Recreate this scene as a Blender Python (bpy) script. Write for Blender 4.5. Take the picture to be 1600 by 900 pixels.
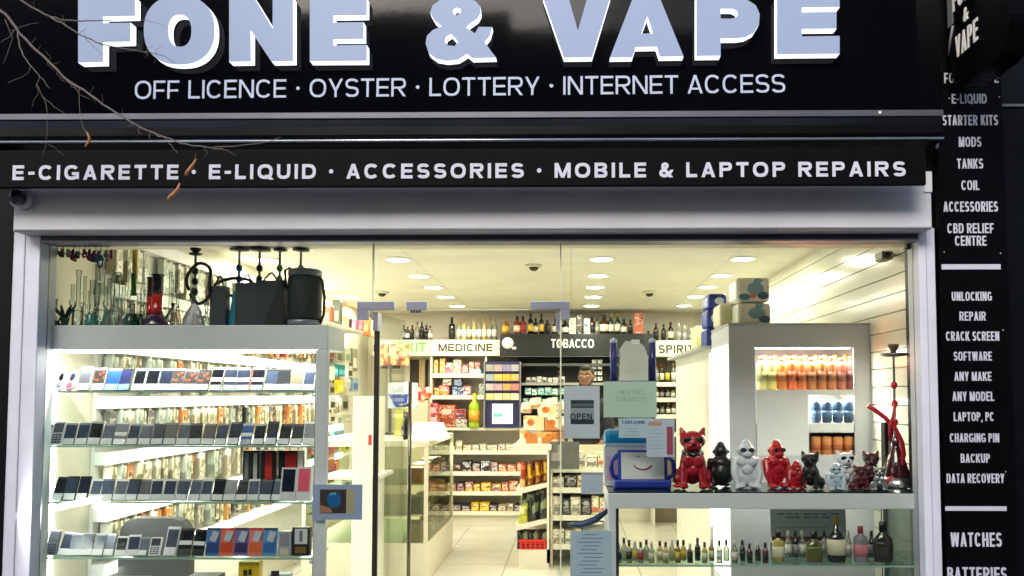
import bpy, bmesh, math, random
from mathutils import Vector, Matrix, Euler
random.seed(7)
for o in list(bpy.data.objects): bpy.data.objects.remove(o)
SC = bpy.context.scene
COL = SC.collection
R = math.radians

# ------------------------------------------------------------------ camera
CAM_D = 3.53; EYE = 1.55; FPX = 1200.0; PPX, PPY = 878.0, 559.0
cd = bpy.data.cameras.new('camera'); cam = bpy.data.objects.new('camera', cd); COL.objects.link(cam)
cam.location = (0, -CAM_D, EYE)
cam.rotation_euler = Euler((R(92.8), 0, R(0.7)))
cd.sensor_width = 36; cd.lens = 36 * FPX / 1600
cd.shift_x = (800 - PPX) / 1600; cd.shift_y = (PPY - 450) / 1600
cd.clip_start = 0.05; cd.clip_end = 500
SC.camera = cam
# ------------------------------------------------------------------ light
SUN_EL, SUN_AZ = 30, 200         # veiled sun high behind the photographer, overcast
w = bpy.data.worlds.new('World'); SC.world = w; w.use_nodes = True
nt = w.node_tree; nt.nodes.clear()
sky = nt.nodes.new('ShaderNodeTexSky'); sky.sky_type = 'NISHITA'; sky.sun_disc = False
sky.sun_elevation = R(SUN_EL); sky.sun_rotation = R(SUN_AZ); sky.air_density = 1.0; sky.dust_density = 3.0
bg = nt.nodes.new('ShaderNodeBackground'); bg.inputs[1].default_value = 0.06
wo = nt.nodes.new('ShaderNodeOutputWorld')
nt.links.new(sky.outputs[0], bg.inputs[0]); nt.links.new(bg.outputs[0], wo.inputs[0])
sd = bpy.data.lights.new('sun', 'SUN'); sd.energy = 0.82; sd.angle = R(40); sd.color = (1, .98, .95)
so = bpy.data.objects.new('sun', sd); COL.objects.link(so)
so.rotation_euler = Vector((-math.sin(R(SUN_AZ))*math.cos(R(SUN_EL)), -math.cos(R(SUN_AZ))*math.cos(R(SUN_EL)), -math.sin(R(SUN_EL)))).to_track_quat('-Z', 'Y').to_euler()
VS = SC.view_settings
VS.view_transform = 'Standard'; VS.look = 'None'; VS.gamma = 1; VS.use_curve_mapping = False
VS.exposure = 2.32
SC.cycles.use_denoising = True
SC.cycles.max_bounces = 7; SC.cycles.diffuse_bounces = 3; SC.cycles.glossy_bounces = 3
SC.cycles.transmission_bounces = 4; SC.cycles.transparent_max_bounces = 28
SC.cycles.sample_clamp_indirect = 6; SC.cycles.caustics_reflective = False; SC.cycles.caustics_refractive = False
LAMP = 0.7        # strength of the lit lamps of the shop

# ------------------------------------------------------------------ photo measurements -> places
RM = cam.rotation_euler.to_matrix()
def P(px, py, Y):
    d = RM @ Vector(((px-PPX)/FPX, -(py-PPY)/FPX, -1)); t = (Y + CAM_D) / d.y
    return Vector((0, -CAM_D, EYE)) + d*t
def PZ(px, py, Z):
    d = RM @ Vector(((px-PPX)/FPX, -(py-PPY)/FPX, -1)); t = (Z - EYE) / d.z
    return Vector((0, -CAM_D, EYE)) + d*t
def PX(px, py, X):
    d = RM @ Vector(((px-PPX)/FPX, -(py-PPY)/FPX, -1)); t = X / d.x
    return Vector((0, -CAM_D, EYE)) + d*t
def SCL(Y): return FPX / (CAM_D + Y)

# ------------------------------------------------------------------ materials
def lin(c):
    return tuple(((v/255)/12.92 if v/255 <= .04045 else ((v/255+.055)/1.055)**2.4) for v in c[:3])
_m = {}
def M(c, rough=.5, metal=0.0, spec=.5, var=.12, vs=6.0, bump=0.0, em=0.0, emc=None, coat=0.0):
    """plain painted / plastic / paper surface with slight procedural unevenness; c is sRGB 0-255"""
    key = (tuple(c), rough, metal, spec, var, vs, bump, em, emc, coat)
    if key in _m: return _m[key]
    m = bpy.data.materials.new('surface'); m.use_nodes = True
    n = m.node_tree.nodes; l = m.node_tree.links; b = n['Principled BSDF']
    L = lin(c)
    b.inputs['Roughness'].default_value = rough; b.inputs['Metallic'].default_value = metal
    b.inputs['Specular IOR Level'].default_value = spec
    b.inputs['Coat Weight'].default_value = coat
    tc = n.new('ShaderNodeTexCoord'); nz = n.new('ShaderNodeTexNoise'); nz.inputs['Scale'].default_value = vs; nz.inputs['Detail'].default_value = 5
    l.new(tc.outputs['Object'], nz.inputs['Vector'])
    mx = n.new('ShaderNodeMix'); mx.data_type = 'RGBA'
    mx.inputs[6].default_value = (*[v*(1-var) for v in L], 1); mx.inputs[7].default_value = (*[min(1, v*(1+var)) for v in L], 1)
    l.new(nz.outputs['Fac'], mx.inputs[0]); l.new(mx.outputs[2], b.inputs['Base Color'])
    if rough > .04:
        mr = n.new('ShaderNodeMapRange'); mr.inputs[3].default_value = rough*.8; mr.inputs[4].default_value = min(1, rough*1.25)
        l.new(nz.outputs['Fac'], mr.inputs[0]); l.new(mr.outputs[0], b.inputs['Roughness'])
    if bump:
        bp = n.new('ShaderNodeBump'); bp.inputs['Strength'].default_value = bump; bp.inputs['Distance'].default_value = .01
        l.new(nz.outputs['Fac'], bp.inputs['Height']); l.new(bp.outputs[0], b.inputs['Normal'])
    if em:
        b.inputs['Emission Color'].default_value = (*lin(emc or c), 1); b.inputs['Emission Strength'].default_value = em
    _m[key] = m; return m
def PRINT(cols, scale=22.0, rough=.35, stretch=(1, 1, 1)):
    """printed packaging: irregular patches of several inks"""
    key = ('print', tuple(cols), scale, rough, stretch)
    if key in _m: return _m[key]
    m = bpy.data.materials.new('print'); m.use_nodes = True
    n = m.node_tree.nodes; l = m.node_tree.links; b = n['Principled BSDF']; b.inputs['Roughness'].default_value = rough
    tc = n.new('ShaderNodeTexCoord'); mp = n.new('ShaderNodeMapping'); mp.inputs['Scale'].default_value = stretch
    mp.inputs['Location'].default_value = (random.random()*9, random.random()*9, random.random()*9)
    l.new(tc.outputs['Object'], mp.inputs[0])
    v = n.new('ShaderNodeTexVoronoi'); v.inputs['Scale'].default_value = scale; v.distance = 'CHEBYCHEV'
    l.new(mp.outputs[0], v.inputs['Vector'])
    sp = n.new('ShaderNodeSeparateColor'); l.new(v.outputs['Color'], sp.inputs[0])
    cr = n.new('ShaderNodeValToRGB'); cr.color_ramp.interpolation = 'CONSTANT'
    e = cr.color_ramp.elements
    while len(e) < len(cols): e.new(.5)
    for i, c in enumerate(cols): e[i].position = i/len(cols); e[i].color = (*lin(c), 1)
    l.new(sp.outputs[0], cr.inputs[0]); l.new(cr.outputs[0], b.inputs['Base Color'])
    _m[key] = m; return m
def GLASS(tint=(255, 255, 255), gloss=1.0, rough=.02, dens=0.0, edge=None):
    """thin architectural glass: tinted see-through plus a Fresnel reflection (dens: how milky)"""
    key = ('glass', tint, gloss, rough, dens)
    if key in _m: return _m[key]
    m = bpy.data.materials.new('glass'); m.use_nodes = True
    n = m.node_tree.nodes; l = m.node_tree.links; n.clear()
    out = n.new('ShaderNodeOutputMaterial'); t = n.new('ShaderNodeBsdfTransparent'); t.inputs[0].default_value = (*lin(tint), 1)
    g = n.new('ShaderNodeBsdfGlossy'); g.inputs['Roughness'].default_value = rough
    fr = n.new('ShaderNodeFresnel'); fr.inputs[0].default_value = 1.45
    mu = n.new('ShaderNodeMath'); mu.operation = 'MULTIPLY'; mu.inputs[1].default_value = gloss; mu.use_clamp = True
    l.new(fr.outputs[0], mu.inputs[0])
    mx = n.new('ShaderNodeMixShader'); l.new(mu.outputs[0], mx.inputs[0]); 
    if dens:
        d = n.new('ShaderNodeBsdfDiffuse'); d.inputs[0].default_value = (*lin(tint), 1)
        m2 = n.new('ShaderNodeMixShader'); m2.inputs[0].default_value = dens
        l.new(t.outputs[0], m2.inputs[1]); l.new(d.outputs[0], m2.inputs[2]); l.new(m2.outputs[0], mx.inputs[1])
    else: l.new(t.outputs[0], mx.inputs[1])
    l.new(g.outputs[0], mx.inputs[2]); l.new(mx.outputs[0], out.inputs[0])
    _m[key] = m; return m
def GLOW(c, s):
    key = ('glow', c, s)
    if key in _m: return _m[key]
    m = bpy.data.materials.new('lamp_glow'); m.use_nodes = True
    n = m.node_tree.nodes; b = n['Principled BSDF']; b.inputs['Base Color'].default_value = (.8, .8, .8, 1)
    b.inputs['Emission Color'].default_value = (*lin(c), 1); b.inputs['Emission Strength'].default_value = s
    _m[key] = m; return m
WHITE = M((232, 232, 235), .35); BLACK = M((20, 20, 22), .35); ALU = M((225, 225, 230), .32, .0, .6)
def TILES(c1, c2, grout, w, h, rough=.25, offset=0.0, mortar=.008, rot=None):
    m = bpy.data.materials.new('tiles'); m.use_nodes = True
    n = m.node_tree.nodes; l = m.node_tree.links; b = n['Principled BSDF']
    tc = n.new('ShaderNodeTexCoord'); mp = n.new('ShaderNodeMapping')
    if rot: mp.inputs['Rotation'].default_value = rot
    l.new(tc.outputs['Object'], mp.inputs[0])
    br = n.new('ShaderNodeTexBrick'); br.offset = offset
    br.inputs['Color1'].default_value = (*lin(c1), 1); br.inputs['Color2'].default_value = (*lin(c2), 1); br.inputs['Mortar'].default_value = (*lin(grout), 1)
    br.inputs['Scale'].default_value = 1; br.inputs['Mortar Size'].default_value = mortar
    br.inputs['Brick Width'].default_value = w; br.inputs['Row Height'].default_value = h
    l.new(mp.outputs[0], br.inputs['Vector'])
    nz = n.new('ShaderNodeTexNoise'); nz.inputs['Scale'].default_value = 3; nz.inputs['Detail'].default_value = 6; l.new(mp.outputs[0], nz.inputs['Vector'])
    mr = n.new('ShaderNodeMapRange'); mr.inputs[3].default_value = .82; mr.inputs[4].default_value = 1.1; l.new(nz.outputs['Fac'], mr.inputs[0])
    mm = n.new('ShaderNodeVectorMath'); mm.operation = 'MULTIPLY'; l.new(br.outputs['Color'], mm.inputs[0]); l.new(mr.outputs[0], mm.inputs[1])
    l.new(mm.outputs[0], b.inputs['Base Color'])
    m2 = n.new('ShaderNodeMapRange'); m2.inputs[3].default_value = rough*.7; m2.inputs[4].default_value = rough*1.5; l.new(nz.outputs['Fac'], m2.inputs[0]); l.new(m2.outputs[0], b.inputs['Roughness'])
    bp = n.new('ShaderNodeBump'); bp.inputs['Strength'].default_value = .3; bp.inputs['Distance'].default_value = .004; bp.invert = True
    l.new(br.outputs['Fac'], bp.inputs['Height']); l.new(bp.outputs[0], b.inputs['Normal'])
    return m

# ------------------------------------------------------------------ mesh helpers
class MB:
    def __init__(s): s.v = []; s.f = []; s.m = []; s.mats = []; s.sm = []
    def mi(s, mat):
        if mat not in s.mats: s.mats.append(mat)
        return s.mats.index(mat)
    def add(s, vs, fs, mat, smooth=False, mx=None):
        o = len(s.v); k = s.mi(mat)
        s.v += [tuple(mx @ Vector(p)) if mx else tuple(p) for p in vs]
        for f in fs: s.f.append([i+o for i in f]); s.m.append(k); s.sm.append(smooth)
        return s
    def box(s, x0, x1, y0, y1, z0, z1, mat, mx=None, bev=0.0):
        if bev:
            bm = bmesh.new(); bmesh.ops.create_cube(bm, size=1)
            for v in bm.verts: v.co = ((x0+x1)/2 + v.co.x*(x1-x0), (y0+y1)/2 + v.co.y*(y1-y0), (z0+z1)/2 + v.co.z*(z1-z0))
            bmesh.ops.bevel(bm, geom=bm.edges[:], offset=bev, segments=2, affect='EDGES', profile=.5)
            bm.verts.index_update()
            s.add([v.co[:] for v in bm.verts], [[v.index for v in f.verts] for f in bm.faces], mat, False, mx); bm.free(); return s
        vs = [(x0,y0,z0),(x1,y0,z0),(x1,y1,z0),(x0,y1,z0),(x0,y0,z1),(x1,y0,z1),(x1,y1,z1),(x0,y1,z1)]
        return s.add(vs, [(3,2,1,0),(4,5,6,7),(0,1,5,4),(1,2,6,5),(2,3,7,6),(3,0,4,7)], mat, False, mx)
    def lathe(s, prof, mat, seg=16, c=(0,0,0), mx=None, smooth=True, sx=1, sy=1):
        vs = []; fs = []; n = len(prof)
        for r, z in prof:
            for k in range(seg):
                a = 2*math.pi*k/seg; vs.append((c[0]+r*math.cos(a)*sx, c[1]+r*math.sin(a)*sy, c[2]+z))
        for i in range(n-1):
            for k in range(seg): fs.append((i*seg+k, i*seg+(k+1)%seg, (i+1)*seg+(k+1)%seg, (i+1)*seg+k))
        if prof[0][0] > 1e-6: fs.append(tuple(reversed(range(seg))))
        if prof[-1][0] > 1e-6: fs.append(tuple(range((n-1)*seg, n*seg)))
        return s.add(vs, fs, mat, smooth, mx)
    def cyl(s, a, b, r, mat, seg=12, r2=None, smooth=True):
        a = Vector(a); b = Vector(b); d = b-a
        mx = Matrix.Translation(a) @ d.to_track_quat('Z', 'Y').to_matrix().to_4x4()
        return s.lathe([(r, 0), (r if r2 is None else r2, d.length)], mat, seg, mx=mx, smooth=smooth)
    def tube(s, pts, r, mat, seg=8, closed=False):
        pts = [Vector(p) for p in pts]; n = len(pts); rr = r if isinstance(r, (list, tuple)) else [r]*n
        vs = []; fs = []; up = Vector((.13, .21, 1)).normalized()
        for i, p in enumerate(pts):
            a = pts[(i-1) % n] if closed else pts[max(i-1, 0)]; b = pts[(i+1) % n] if closed else pts[min(i+1, n-1)]
            d = (b-a).normalized(); x = d.cross(up)
            if x.length < .05: x = d.cross(Vector((1, 0, 0)))
            x.normalize(); y = d.cross(x)
            for k in range(seg):
                t = 2*math.pi*k/seg; vs.append(p + (x*math.cos(t) + y*math.sin(t))*rr[i])
        for i in range(n if closed else n-1):
            j = (i+1) % n
            for k in range(seg): fs.append((i*seg+k, i*seg+(k+1)%seg, j*seg+(k+1)%seg, j*seg+k))
        if not closed: fs += [tuple(reversed(range(seg))), tuple(range((n-1)*seg, n*seg))]
        return s.add(vs, fs, mat, True)
    def ball(s, c, r, mat, mx=None, seg=14, rings=9):
        rx, ry, rz = r if isinstance(r, (tuple, list)) else (r, r, r)
        prof = [(max(1e-7, math.sin(math.pi*i/rings)), -math.cos(math.pi*i/rings)) for i in range(rings+1)]
        q = Matrix.Translation(c) @ Matrix.Diagonal((rx, ry, rz, 1))
        return s.lathe(prof, mat, seg, mx=(mx @ q) if mx else q)
    def prism(s, poly, y0, y1, mat, side=None, mx=None, holes=()):
        """outline in (x, z), extruded along y from y0 (front) to y1"""
        from mathutils.geometry import tessellate_polygon
        loops = [poly] + list(holes); flat = [p for L in loops for p in L]; n = len(flat)
        tri = tessellate_polygon([[Vector((p[0], p[1], 0)) for p in L] for L in loops])
        vs = [(p[0], y0, p[1]) for p in flat] + [(p[0], y1, p[1]) for p in flat]
        s.add(vs, [tuple(t) for t in tri] + [tuple(n+i for i in reversed(t)) for t in tri], mat, False, mx)
        o = 0
        for L in loops:
            k = len(L); vv = [(p[0], y0, p[1]) for p in L] + [(p[0], y1, p[1]) for p in L]
            s.add(vv, [(i, (i+1) % k, k+(i+1) % k, k+i) for i in range(k)], side or mat, False, mx)
        return s
    def mesh(s, name):
        me = bpy.data.meshes.new(name); me.from_pydata(s.v, [], s.f)
        for m in s.mats: me.materials.append(m)
        me.polygons.foreach_set('material_index', s.m); me.polygons.foreach_set('use_smooth', s.sm)
        bm = bmesh.new(); bm.from_mesh(me); bmesh.ops.recalc_face_normals(bm, faces=bm.faces[:]); bm.to_mesh(me); bm.free()
        me.update(); return me
    def build(s, name, parent=None, loc=None):
        return obj(name, s.mesh(name), parent, loc)
def obj(name, me, parent=None, loc=None, rz=0):
    o = bpy.data.objects.new(name, me); COL.objects.link(o)
    if parent: o.parent = parent
    if loc is not None: o.location = loc
    if rz: o.rotation_euler.z = rz
    return o
def tag(o, label, cat, group=None):
    o['label'] = label; o['category'] = cat
    if group: o['group'] = group
    return o
def struct(o): o['kind'] = 'structure'; return o
def thing(name, label, cat, loc=(0, 0, 0), group=None, rz=0, rx=0):
    o = bpy.data.objects.new(name, None); o.empty_display_size = .05; COL.objects.link(o)
    o.location = loc; o.rotation_euler = (rx, 0, rz); tag(o, label, cat, group); return o
def dup(src, loc, label, group=None, rz=None, scale=None):
    def cp(s, par):
        c = s.copy(); COL.objects.link(c)
        if par: c.parent = par
        for ch in s.children: cp(ch, c)
        return c
    o = cp(src, None); o.location = loc; o['label'] = label
    if group: o['group'] = group
    if rz is not None: o.rotation_euler.z = rz
    if scale: o.scale = scale
    return o
ONES = ['', 'first', 'second', 'third', 'fourth', 'fifth', 'sixth', 'seventh', 'eighth', 'ninth', 'tenth', 'eleventh', 'twelfth', 'thirteenth', 'fourteenth', 'fifteenth', 'sixteenth', 'seventeenth', 'eighteenth', 'nineteenth']
def nth(n):
    if n < 20: return ONES[n]
    t, u = divmod(n, 10); T = {2: 'twent', 3: 'thirt', 4: 'fort', 5: 'fift'}[t]
    return T + 'ieth' if u == 0 else T + 'y-' + ONES[u]
def blob(shapes, mat, voxel, smooth=4, mx=None):
    """one continuous body grown from overlapping ellipsoids / tapered limbs: returns verts, faces"""
    b = MB()
    for sh in shapes:
        if sh[0] == 'e': b.ball(sh[1], sh[2], mat, seg=20, rings=14)
        else:
            _, a, c, r1, r2 = sh; b.cyl(a, c, r1, mat, 14, r2); b.ball(a, r1, mat); b.ball(c, r2, mat)
    o = obj('tmp', b.mesh('tmp')); md = o.modifiers.new('r', 'REMESH'); md.mode = 'VOXEL'; md.voxel_size = voxel
    sm = o.modifiers.new('s', 'SMOOTH'); sm.iterations = smooth; sm.factor = .5
    dg = bpy.context.evaluated_depsgraph_get(); me = bpy.data.meshes.new_from_object(o.evaluated_get(dg))
    vs = [v.co[:] for v in me.vertices]; fs = [tuple(p.vertices) for p in me.polygons]
    bpy.data.objects.remove(o); bpy.data.meshes.remove(me); return vs, fs

# text: a grotesque capital alphabet drawn with strokes of even weight, each letter a mesh
CW = dict(A=.92, B=.86, C=.95, D=.93, E=.78, F=.73, G=1.0, H=.9, I=.0, J=.65, K=.9, L=.72, M=1.08, N=.92, O=1.02, P=.83, Q=1.02, R=.9, S=.84, T=.82, U=.9, V=.9, W=1.3, X=.88, Y=.9, Z=.82)
CW.update({'&': .92, '-': .42, '\u2022': .3, ',': .0, '.': .0, ' ': .3, "'": .0})
def ring(cx, cy, rx, ry, W, a0, a1, n=0, p=2.4):
    """a band of width W inside an outer superellipse, as quads"""
    n = n or max(6, int(abs(a1-a0)/14)); out = []; ix, iy = max(rx-W, .01), max(ry-W, .01)
    for i in range(n+1):
        t = R(a0+(a1-a0)*i/n); c, s_ = math.cos(t), math.sin(t); c = math.copysign(abs(c)**(2/p), c); s_ = math.copysign(abs(s_)**(2/p), s_)
        out.append(((cx+rx*c, cy+ry*s_), (cx+ix*c, cy+iy*s_)))
    return [(out[i][0], out[i+1][0], out[i+1][1], out[i][1]) for i in range(n)]
def glyph(ch, w, W):
    """list of strokes; a stroke is a list of faces (tuples of points) in a box w wide and 1 high"""
    B = lambda x0, y0, x1, y1: [((x0, y0), (x1, y0), (x1, y1), (x0, y1))]
    def D(x0, y0, x1, y1, k=1.0):
        h = W*k/2*math.hypot(x1-x0, y1-y0)/abs(y1-y0); return [((x0-h, y0), (x0+h, y0), (x1+h, y1), (x1-h, y1))]
    def hw(dx, dy): return W/2*math.hypot(dx, dy)/dy
    H = .5; m = w/2
    if ch == 'A': h = hw(m-W*.6, 1); return [D(h, 0, m, 1), D(w-h, 0, m, 1), B(w*.24, .2, w*.76, .2+W*.85)]
    if ch == 'B':
        q = min(.27+W/4, m); return [B(0, 0, W, 1), B(W, 1-W, w-q, 1), B(W, .5-W*.42, w-q, .5+W*.42), B(W, 0, w-q, W), ring(w-q-.03, .75-W*.11, q, .25+W*.11, W, -90, 90), ring(w-q, .25+W*.11, q, .25+W*.11, W, -90, 90)]
    if ch == 'C': return [ring(m, .5, m, .5, W, 38, 322)]
    if ch == 'D': return [B(0, 0, W, 1), B(W, 1-W, w*.45, 1), B(W, 0, w*.45, W), ring(w*.45, .5, w*.55, .5, W, -90, 90)]
    if ch == 'E': return [B(0, 0, W, 1), B(W, 1-W, w, 1), B(W, .5-W*.45, w*.94, .5+W*.5), B(W, 0, w, W)]
    if ch == 'F': return [B(0, 0, W, 1), B(W, 1-W, w, 1), B(W, .45-W*.45, w*.92, .45+W*.5)]
    if ch == 'G': return [ring(m, .5, m, .5, W, 38, 320), B(w*.52, .5-W*.8, w, .5+W*.1), B(w-W*.9, .06, w, .5-W*.8)]
    if ch == 'H': return [B(0, 0, W, 1), B(w-W, 0, w, 1), B(W, .5-W/2, w-W, .5+W/2)]
    if ch == 'I': return [B(0, 0, W, 1)]
    if ch == 'J': return [B(w-W, .3, w, 1), ring(m, .32, m, .32, W, 190, 360)]
    if ch == 'K': h = hw(w*.55, .55); return [B(0, 0, W, 1), D(W*.7, .32, w-h*.9, 1), D(w*.42, .55, w-h*.8, 0)]
    if ch == 'L': return [B(0, 0, W, 1), B(W, 0, w, W)]
    if ch == 'M': return [B(0, 0, W, 1), B(w-W, 0, w, 1), D(W*.62, 1, m, 0, .95), D(w-W*.62, 1, m, 0, .95)]
    if ch == 'N': return [B(0, 0, W, 1), B(w-W, 0, w, 1), D(W*.62, 1, w-W*.62, 0)]
    if ch in 'OQ': return [ring(m, .5, m, .5, W, 0, 360, 32)] + ([D(w*.6, .28, w*.94, -.04)] if ch == 'Q' else [])
    if ch in 'PR':
        q = min(.28+W/5, w*.6); return [B(0, 0, W, 1), B(W, 1-W, w-q, 1), B(W, .42, w-q, .42+W*.9), ring(w-q, .71, q, .29, W*.97, -90, 90)] + ([D(w*.52, .43, w-hw(w*.3, .43), 0)] if ch == 'R' else [])
    if ch == 'S': q = (1+W)/4; return [ring(m, 1-q, m*.96, q, W, 22, 270), ring(m, q, m, q, W, 90, -158)]
    if ch == 'T': return [B(0, 1-W, w, 1), B(m-W/2, 0, m+W/2, 1-W)]
    if ch == 'U': return [B(0, .4, W, 1), B(w-W, .4, w, 1), ring(m, .4, m, .4, W, 180, 360)]
    if ch == 'V': h = hw(m-W*.6, 1); return [D(m, 0, h, 1), D(m, 0, w-h, 1)]
    if ch == 'W': h = hw(w*.24, 1); return [D(w*.27, 0, h, 1), D(w*.27, 0, m, 1), D(w*.73, 0, m, 1), D(w*.73, 0, w-h, 1)]
    if ch == 'X': h = hw(w-W, 1); return [D(h, 0, w-h, 1), D(w-h, 0, h, 1)]
    if ch == 'Y': h = hw(m-W*.5, .6); return [D(m, .36, h, 1), D(m, .36, w-h, 1), B(m-W/2, 0, m+W/2, .42)]
    if ch == 'Z': return [B(0, 1-W, w, 1), B(0, 0, w, W), D(W*.7, W, w-W*.7, 1-W)]
    if ch == '&': return [ring(w*.42, .77, w*.27, .23, W*.9, 0, 360, 20, 2.1), ring(w*.38, .29, w*.38, .29, W, 75, 335, 0, 2.2), D(w*.27, .66, w*.86, 0), D(w*.62, .1, w*.92, .5, .9)]
    if ch == '-': return [B(0, .36, w, .36+W*.95)]
    if ch == '\u2022': return [ring(m, .5, max(.1, W*.68), max(.1, W*.68), 1, 0, 360, 14, 2)]
    if ch in ',.': return [B(0, 0 if ch == '.' else -.14, W, W)]
    if ch == "'": return [B(0, .68, W*.8, 1)]
    return []
def text(s, name, mat, parent, x0, x1, z0, z1, y, bold=0.0, space=1.0, ext=.0015, slope=0.0, mx=None, weight=None, only=None):
    """letters between x0..x1, cap height z0..z1, standing proud of the plane y (towards the street)"""
    W = weight or (.2 if bold else .125); asp = (x1-x0)/(z1-z0); gap = (.15 if bold else .155)*(1 + (space-1)*2.2)
    fixed = sum(W for c in s if CW[c] == 0); nat = sum(CW[c] for c in s); G = gap*(len(s)-1)
    f = (asp-fixed-G)/nat if nat else 1
    if f < .62:                                                             # condensed capitals
        gap *= .6; W = min(W, .15); fixed = sum(W for c in s if CW[c] == 0); G = gap*(len(s)-1); f = (asp-fixed-G)/nat
    bm = bmesh.new(); pen = 0.0; h = z1-z0
    word = 0
    for ch in s:
        w_ = CW[ch]*f if CW[ch] else W
        if ch == ' ': word += 1
        if only is not None and word != only: pen += w_ + gap; continue
        for si, st in enumerate(glyph(ch, w_, W)):
            fs = []
            for q in st:
                vv = []
                for p in q:
                    X = x0 + (pen+p[0])*h; vv.append(bm.verts.new((X, y - si*.00012, z0 + p[1]*h + slope*(X-x0))))
                try: fs.append(bm.faces.new(vv))
                except ValueError: pass
            bmesh.ops.remove_doubles(bm, verts=[v for k in fs for v in k.verts], dist=1e-6)
        pen += w_ + gap
    r = bmesh.ops.extrude_face_region(bm, geom=bm.faces[:])
    for g in r['geom']:
        if isinstance(g, bmesh.types.BMVert): g.co.y -= ext
    bmesh.ops.recalc_face_normals(bm, faces=bm.faces[:])
    if mx: bm.transform(mx)
    me = bpy.data.meshes.new(name); bm.to_mesh(me); bm.free(); me.materials.append(mat)
    return obj(name, me, parent)
def ptext_words(s, name, mat, t, *a, **k):
    """one lettering part per word, all under the sign t"""
    for i in range(len(s.split(' '))):
        o = ptext(s, name, mat, None, *a, only=i, **k); o.parent = t; o.location = -t.location
def ptext(s, name, mat, parent, px0, px1, yt, yb, Y, bold=0.0, space=1.0, slope=0.0, ext=.0015, weight=None, only=None):
    a = P(px0, (yt+yb)/2, Y); b = P(px1, (yt+yb)/2, Y); z1 = P(px0, yt, Y).z; z0 = P(px0, yb, Y).z
    return text(s, name, mat, parent, a.x, b.x, z0, z1, Y, bold, space, ext, slope, None, weight, only)
def rect(px0, py0, px1, py1, Y):
    a = P(px0, (py0+py1)/2, Y); b = P(px1, (py0+py1)/2, Y); t = P((px0+px1)/2, py0, Y); u = P((px0+px1)/2, py1, Y)
    return a.x, b.x, u.z, t.z
def pbox(mb, px0, py0, px1, py1, Y0, Y1, mat, bev=0.0):
    x0, x1, z0, z1 = rect(px0, py0, px1, py1, Y0); return mb.box(x0, x1, Y0, Y1, z0, z1, mat, bev=bev)
# ================================================================== SETTING
XL, XR, YB, ZC = -2.56, 1.74, 6.1, 2.58        # shop interior: left wall, right wall, back wall, ceiling
PAVE = TILES((120, 118, 114), (104, 102, 99), (60, 58, 56), .6, .45, .7, .5)
ASPH = M((62, 62, 64), .85, var=.3, vs=40, bump=.4)
struct(MB().box(-60, 60, -90, 60, -.6, -.25, M((70, 70, 68), .9)).build('ground'))
struct(MB().box(-30, 30, -5.2, .06, -.2, -.01, PAVE).build('pavement'))
mb = MB().box(-30, 30, -12.6, -5.36, -.249, -.14, ASPH)
for k in range(-9, 10): mb.box(k*3-.7, k*3+.7, -9.05, -8.95, -.14, -.136, M((215, 215, 210), .7))
struct(mb.build('road'))
struct(MB().box(-30, 30, -5.36, -5.2, -.248, -.005, M((140, 138, 134), .7)).box(-30, 30, -12.76, -12.6, -.248, -.005, M((140, 138, 134), .7)).build('kerb'))
struct(MB().box(-30, 30, -16, -12.76, -.2, -.01, PAVE).build('far_pavement'))

# the terrace across the street (seen only as dark reflections)
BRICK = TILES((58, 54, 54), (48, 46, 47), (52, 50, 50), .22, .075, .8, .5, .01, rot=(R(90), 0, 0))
def terrace(x0, x1, h, label):
    t = thing('terraced_building', label, 'building', ((x0+x1)/2, -16.2, 0), 'buildings across the street'); hw = (x1-x0)/2
    MB().box(-hw, hw, -6, 0, 0, h, BRICK).build('wall', t)
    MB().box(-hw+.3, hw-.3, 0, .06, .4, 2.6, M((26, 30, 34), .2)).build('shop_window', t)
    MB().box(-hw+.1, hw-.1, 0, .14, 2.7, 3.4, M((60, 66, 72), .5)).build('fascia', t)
    for r in range(int((h-4)//3)+1):
        for c in (-.55, .55):
            z = 4.1+r*3
            if z+1.6 > h: continue
            f = MB().box(c*hw-.55, c*hw+.55, 0, .05, z, z+1.6, M((80, 82, 86), .5)).build('window', t)
            MB().box(c*hw-.47, c*hw+.47, .051, .056, z+.08, z+1.52, M((22, 26, 32), .08)).build('pane', f)
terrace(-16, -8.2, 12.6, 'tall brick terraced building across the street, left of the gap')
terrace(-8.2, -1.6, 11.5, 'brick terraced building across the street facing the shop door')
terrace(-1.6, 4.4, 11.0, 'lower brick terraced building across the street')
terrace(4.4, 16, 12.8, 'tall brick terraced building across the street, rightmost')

# interior shell
FLOOR = TILES((214, 211, 196), (210, 206, 190), (178, 174, 158), .6, .6, .22)
struct(MB().box(XL, XR, .06, YB, -.2, 0, FLOOR).build('floor'))
CEIL = TILES((226, 222, 205), (224, 220, 203), (200, 196, 180), 1.2, 2.4, .7, 0, .004)
struct(MB().box(XL, XR, .12, YB, ZC, ZC+.12, CEIL).build('ceiling'))
CREAM = M((226, 221, 202), .6, var=.05)
struct(MB().box(XL-.15, XL, .06, YB+.15, 0, ZC+.12, CREAM).build('wall_left'))
struct(MB().box(XL, XR, YB, YB+.15, 0, ZC+.12, CREAM).build('wall_back'))
mb = MB().box(XR+.02, XR+.16, .06, YB+.15, 0, ZC+.12, CREAM)
SLAT = M((232, 230, 212), .16, var=.04, spec=.6)
z = .1
while z < ZC-.01:                                  # slatwall boards with dark grooves
    mb.box(XR, XR+.02, .1, YB, z, min(z+.094, ZC), SLAT); z += .1
struct(mb.build('wall_right'))

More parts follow.
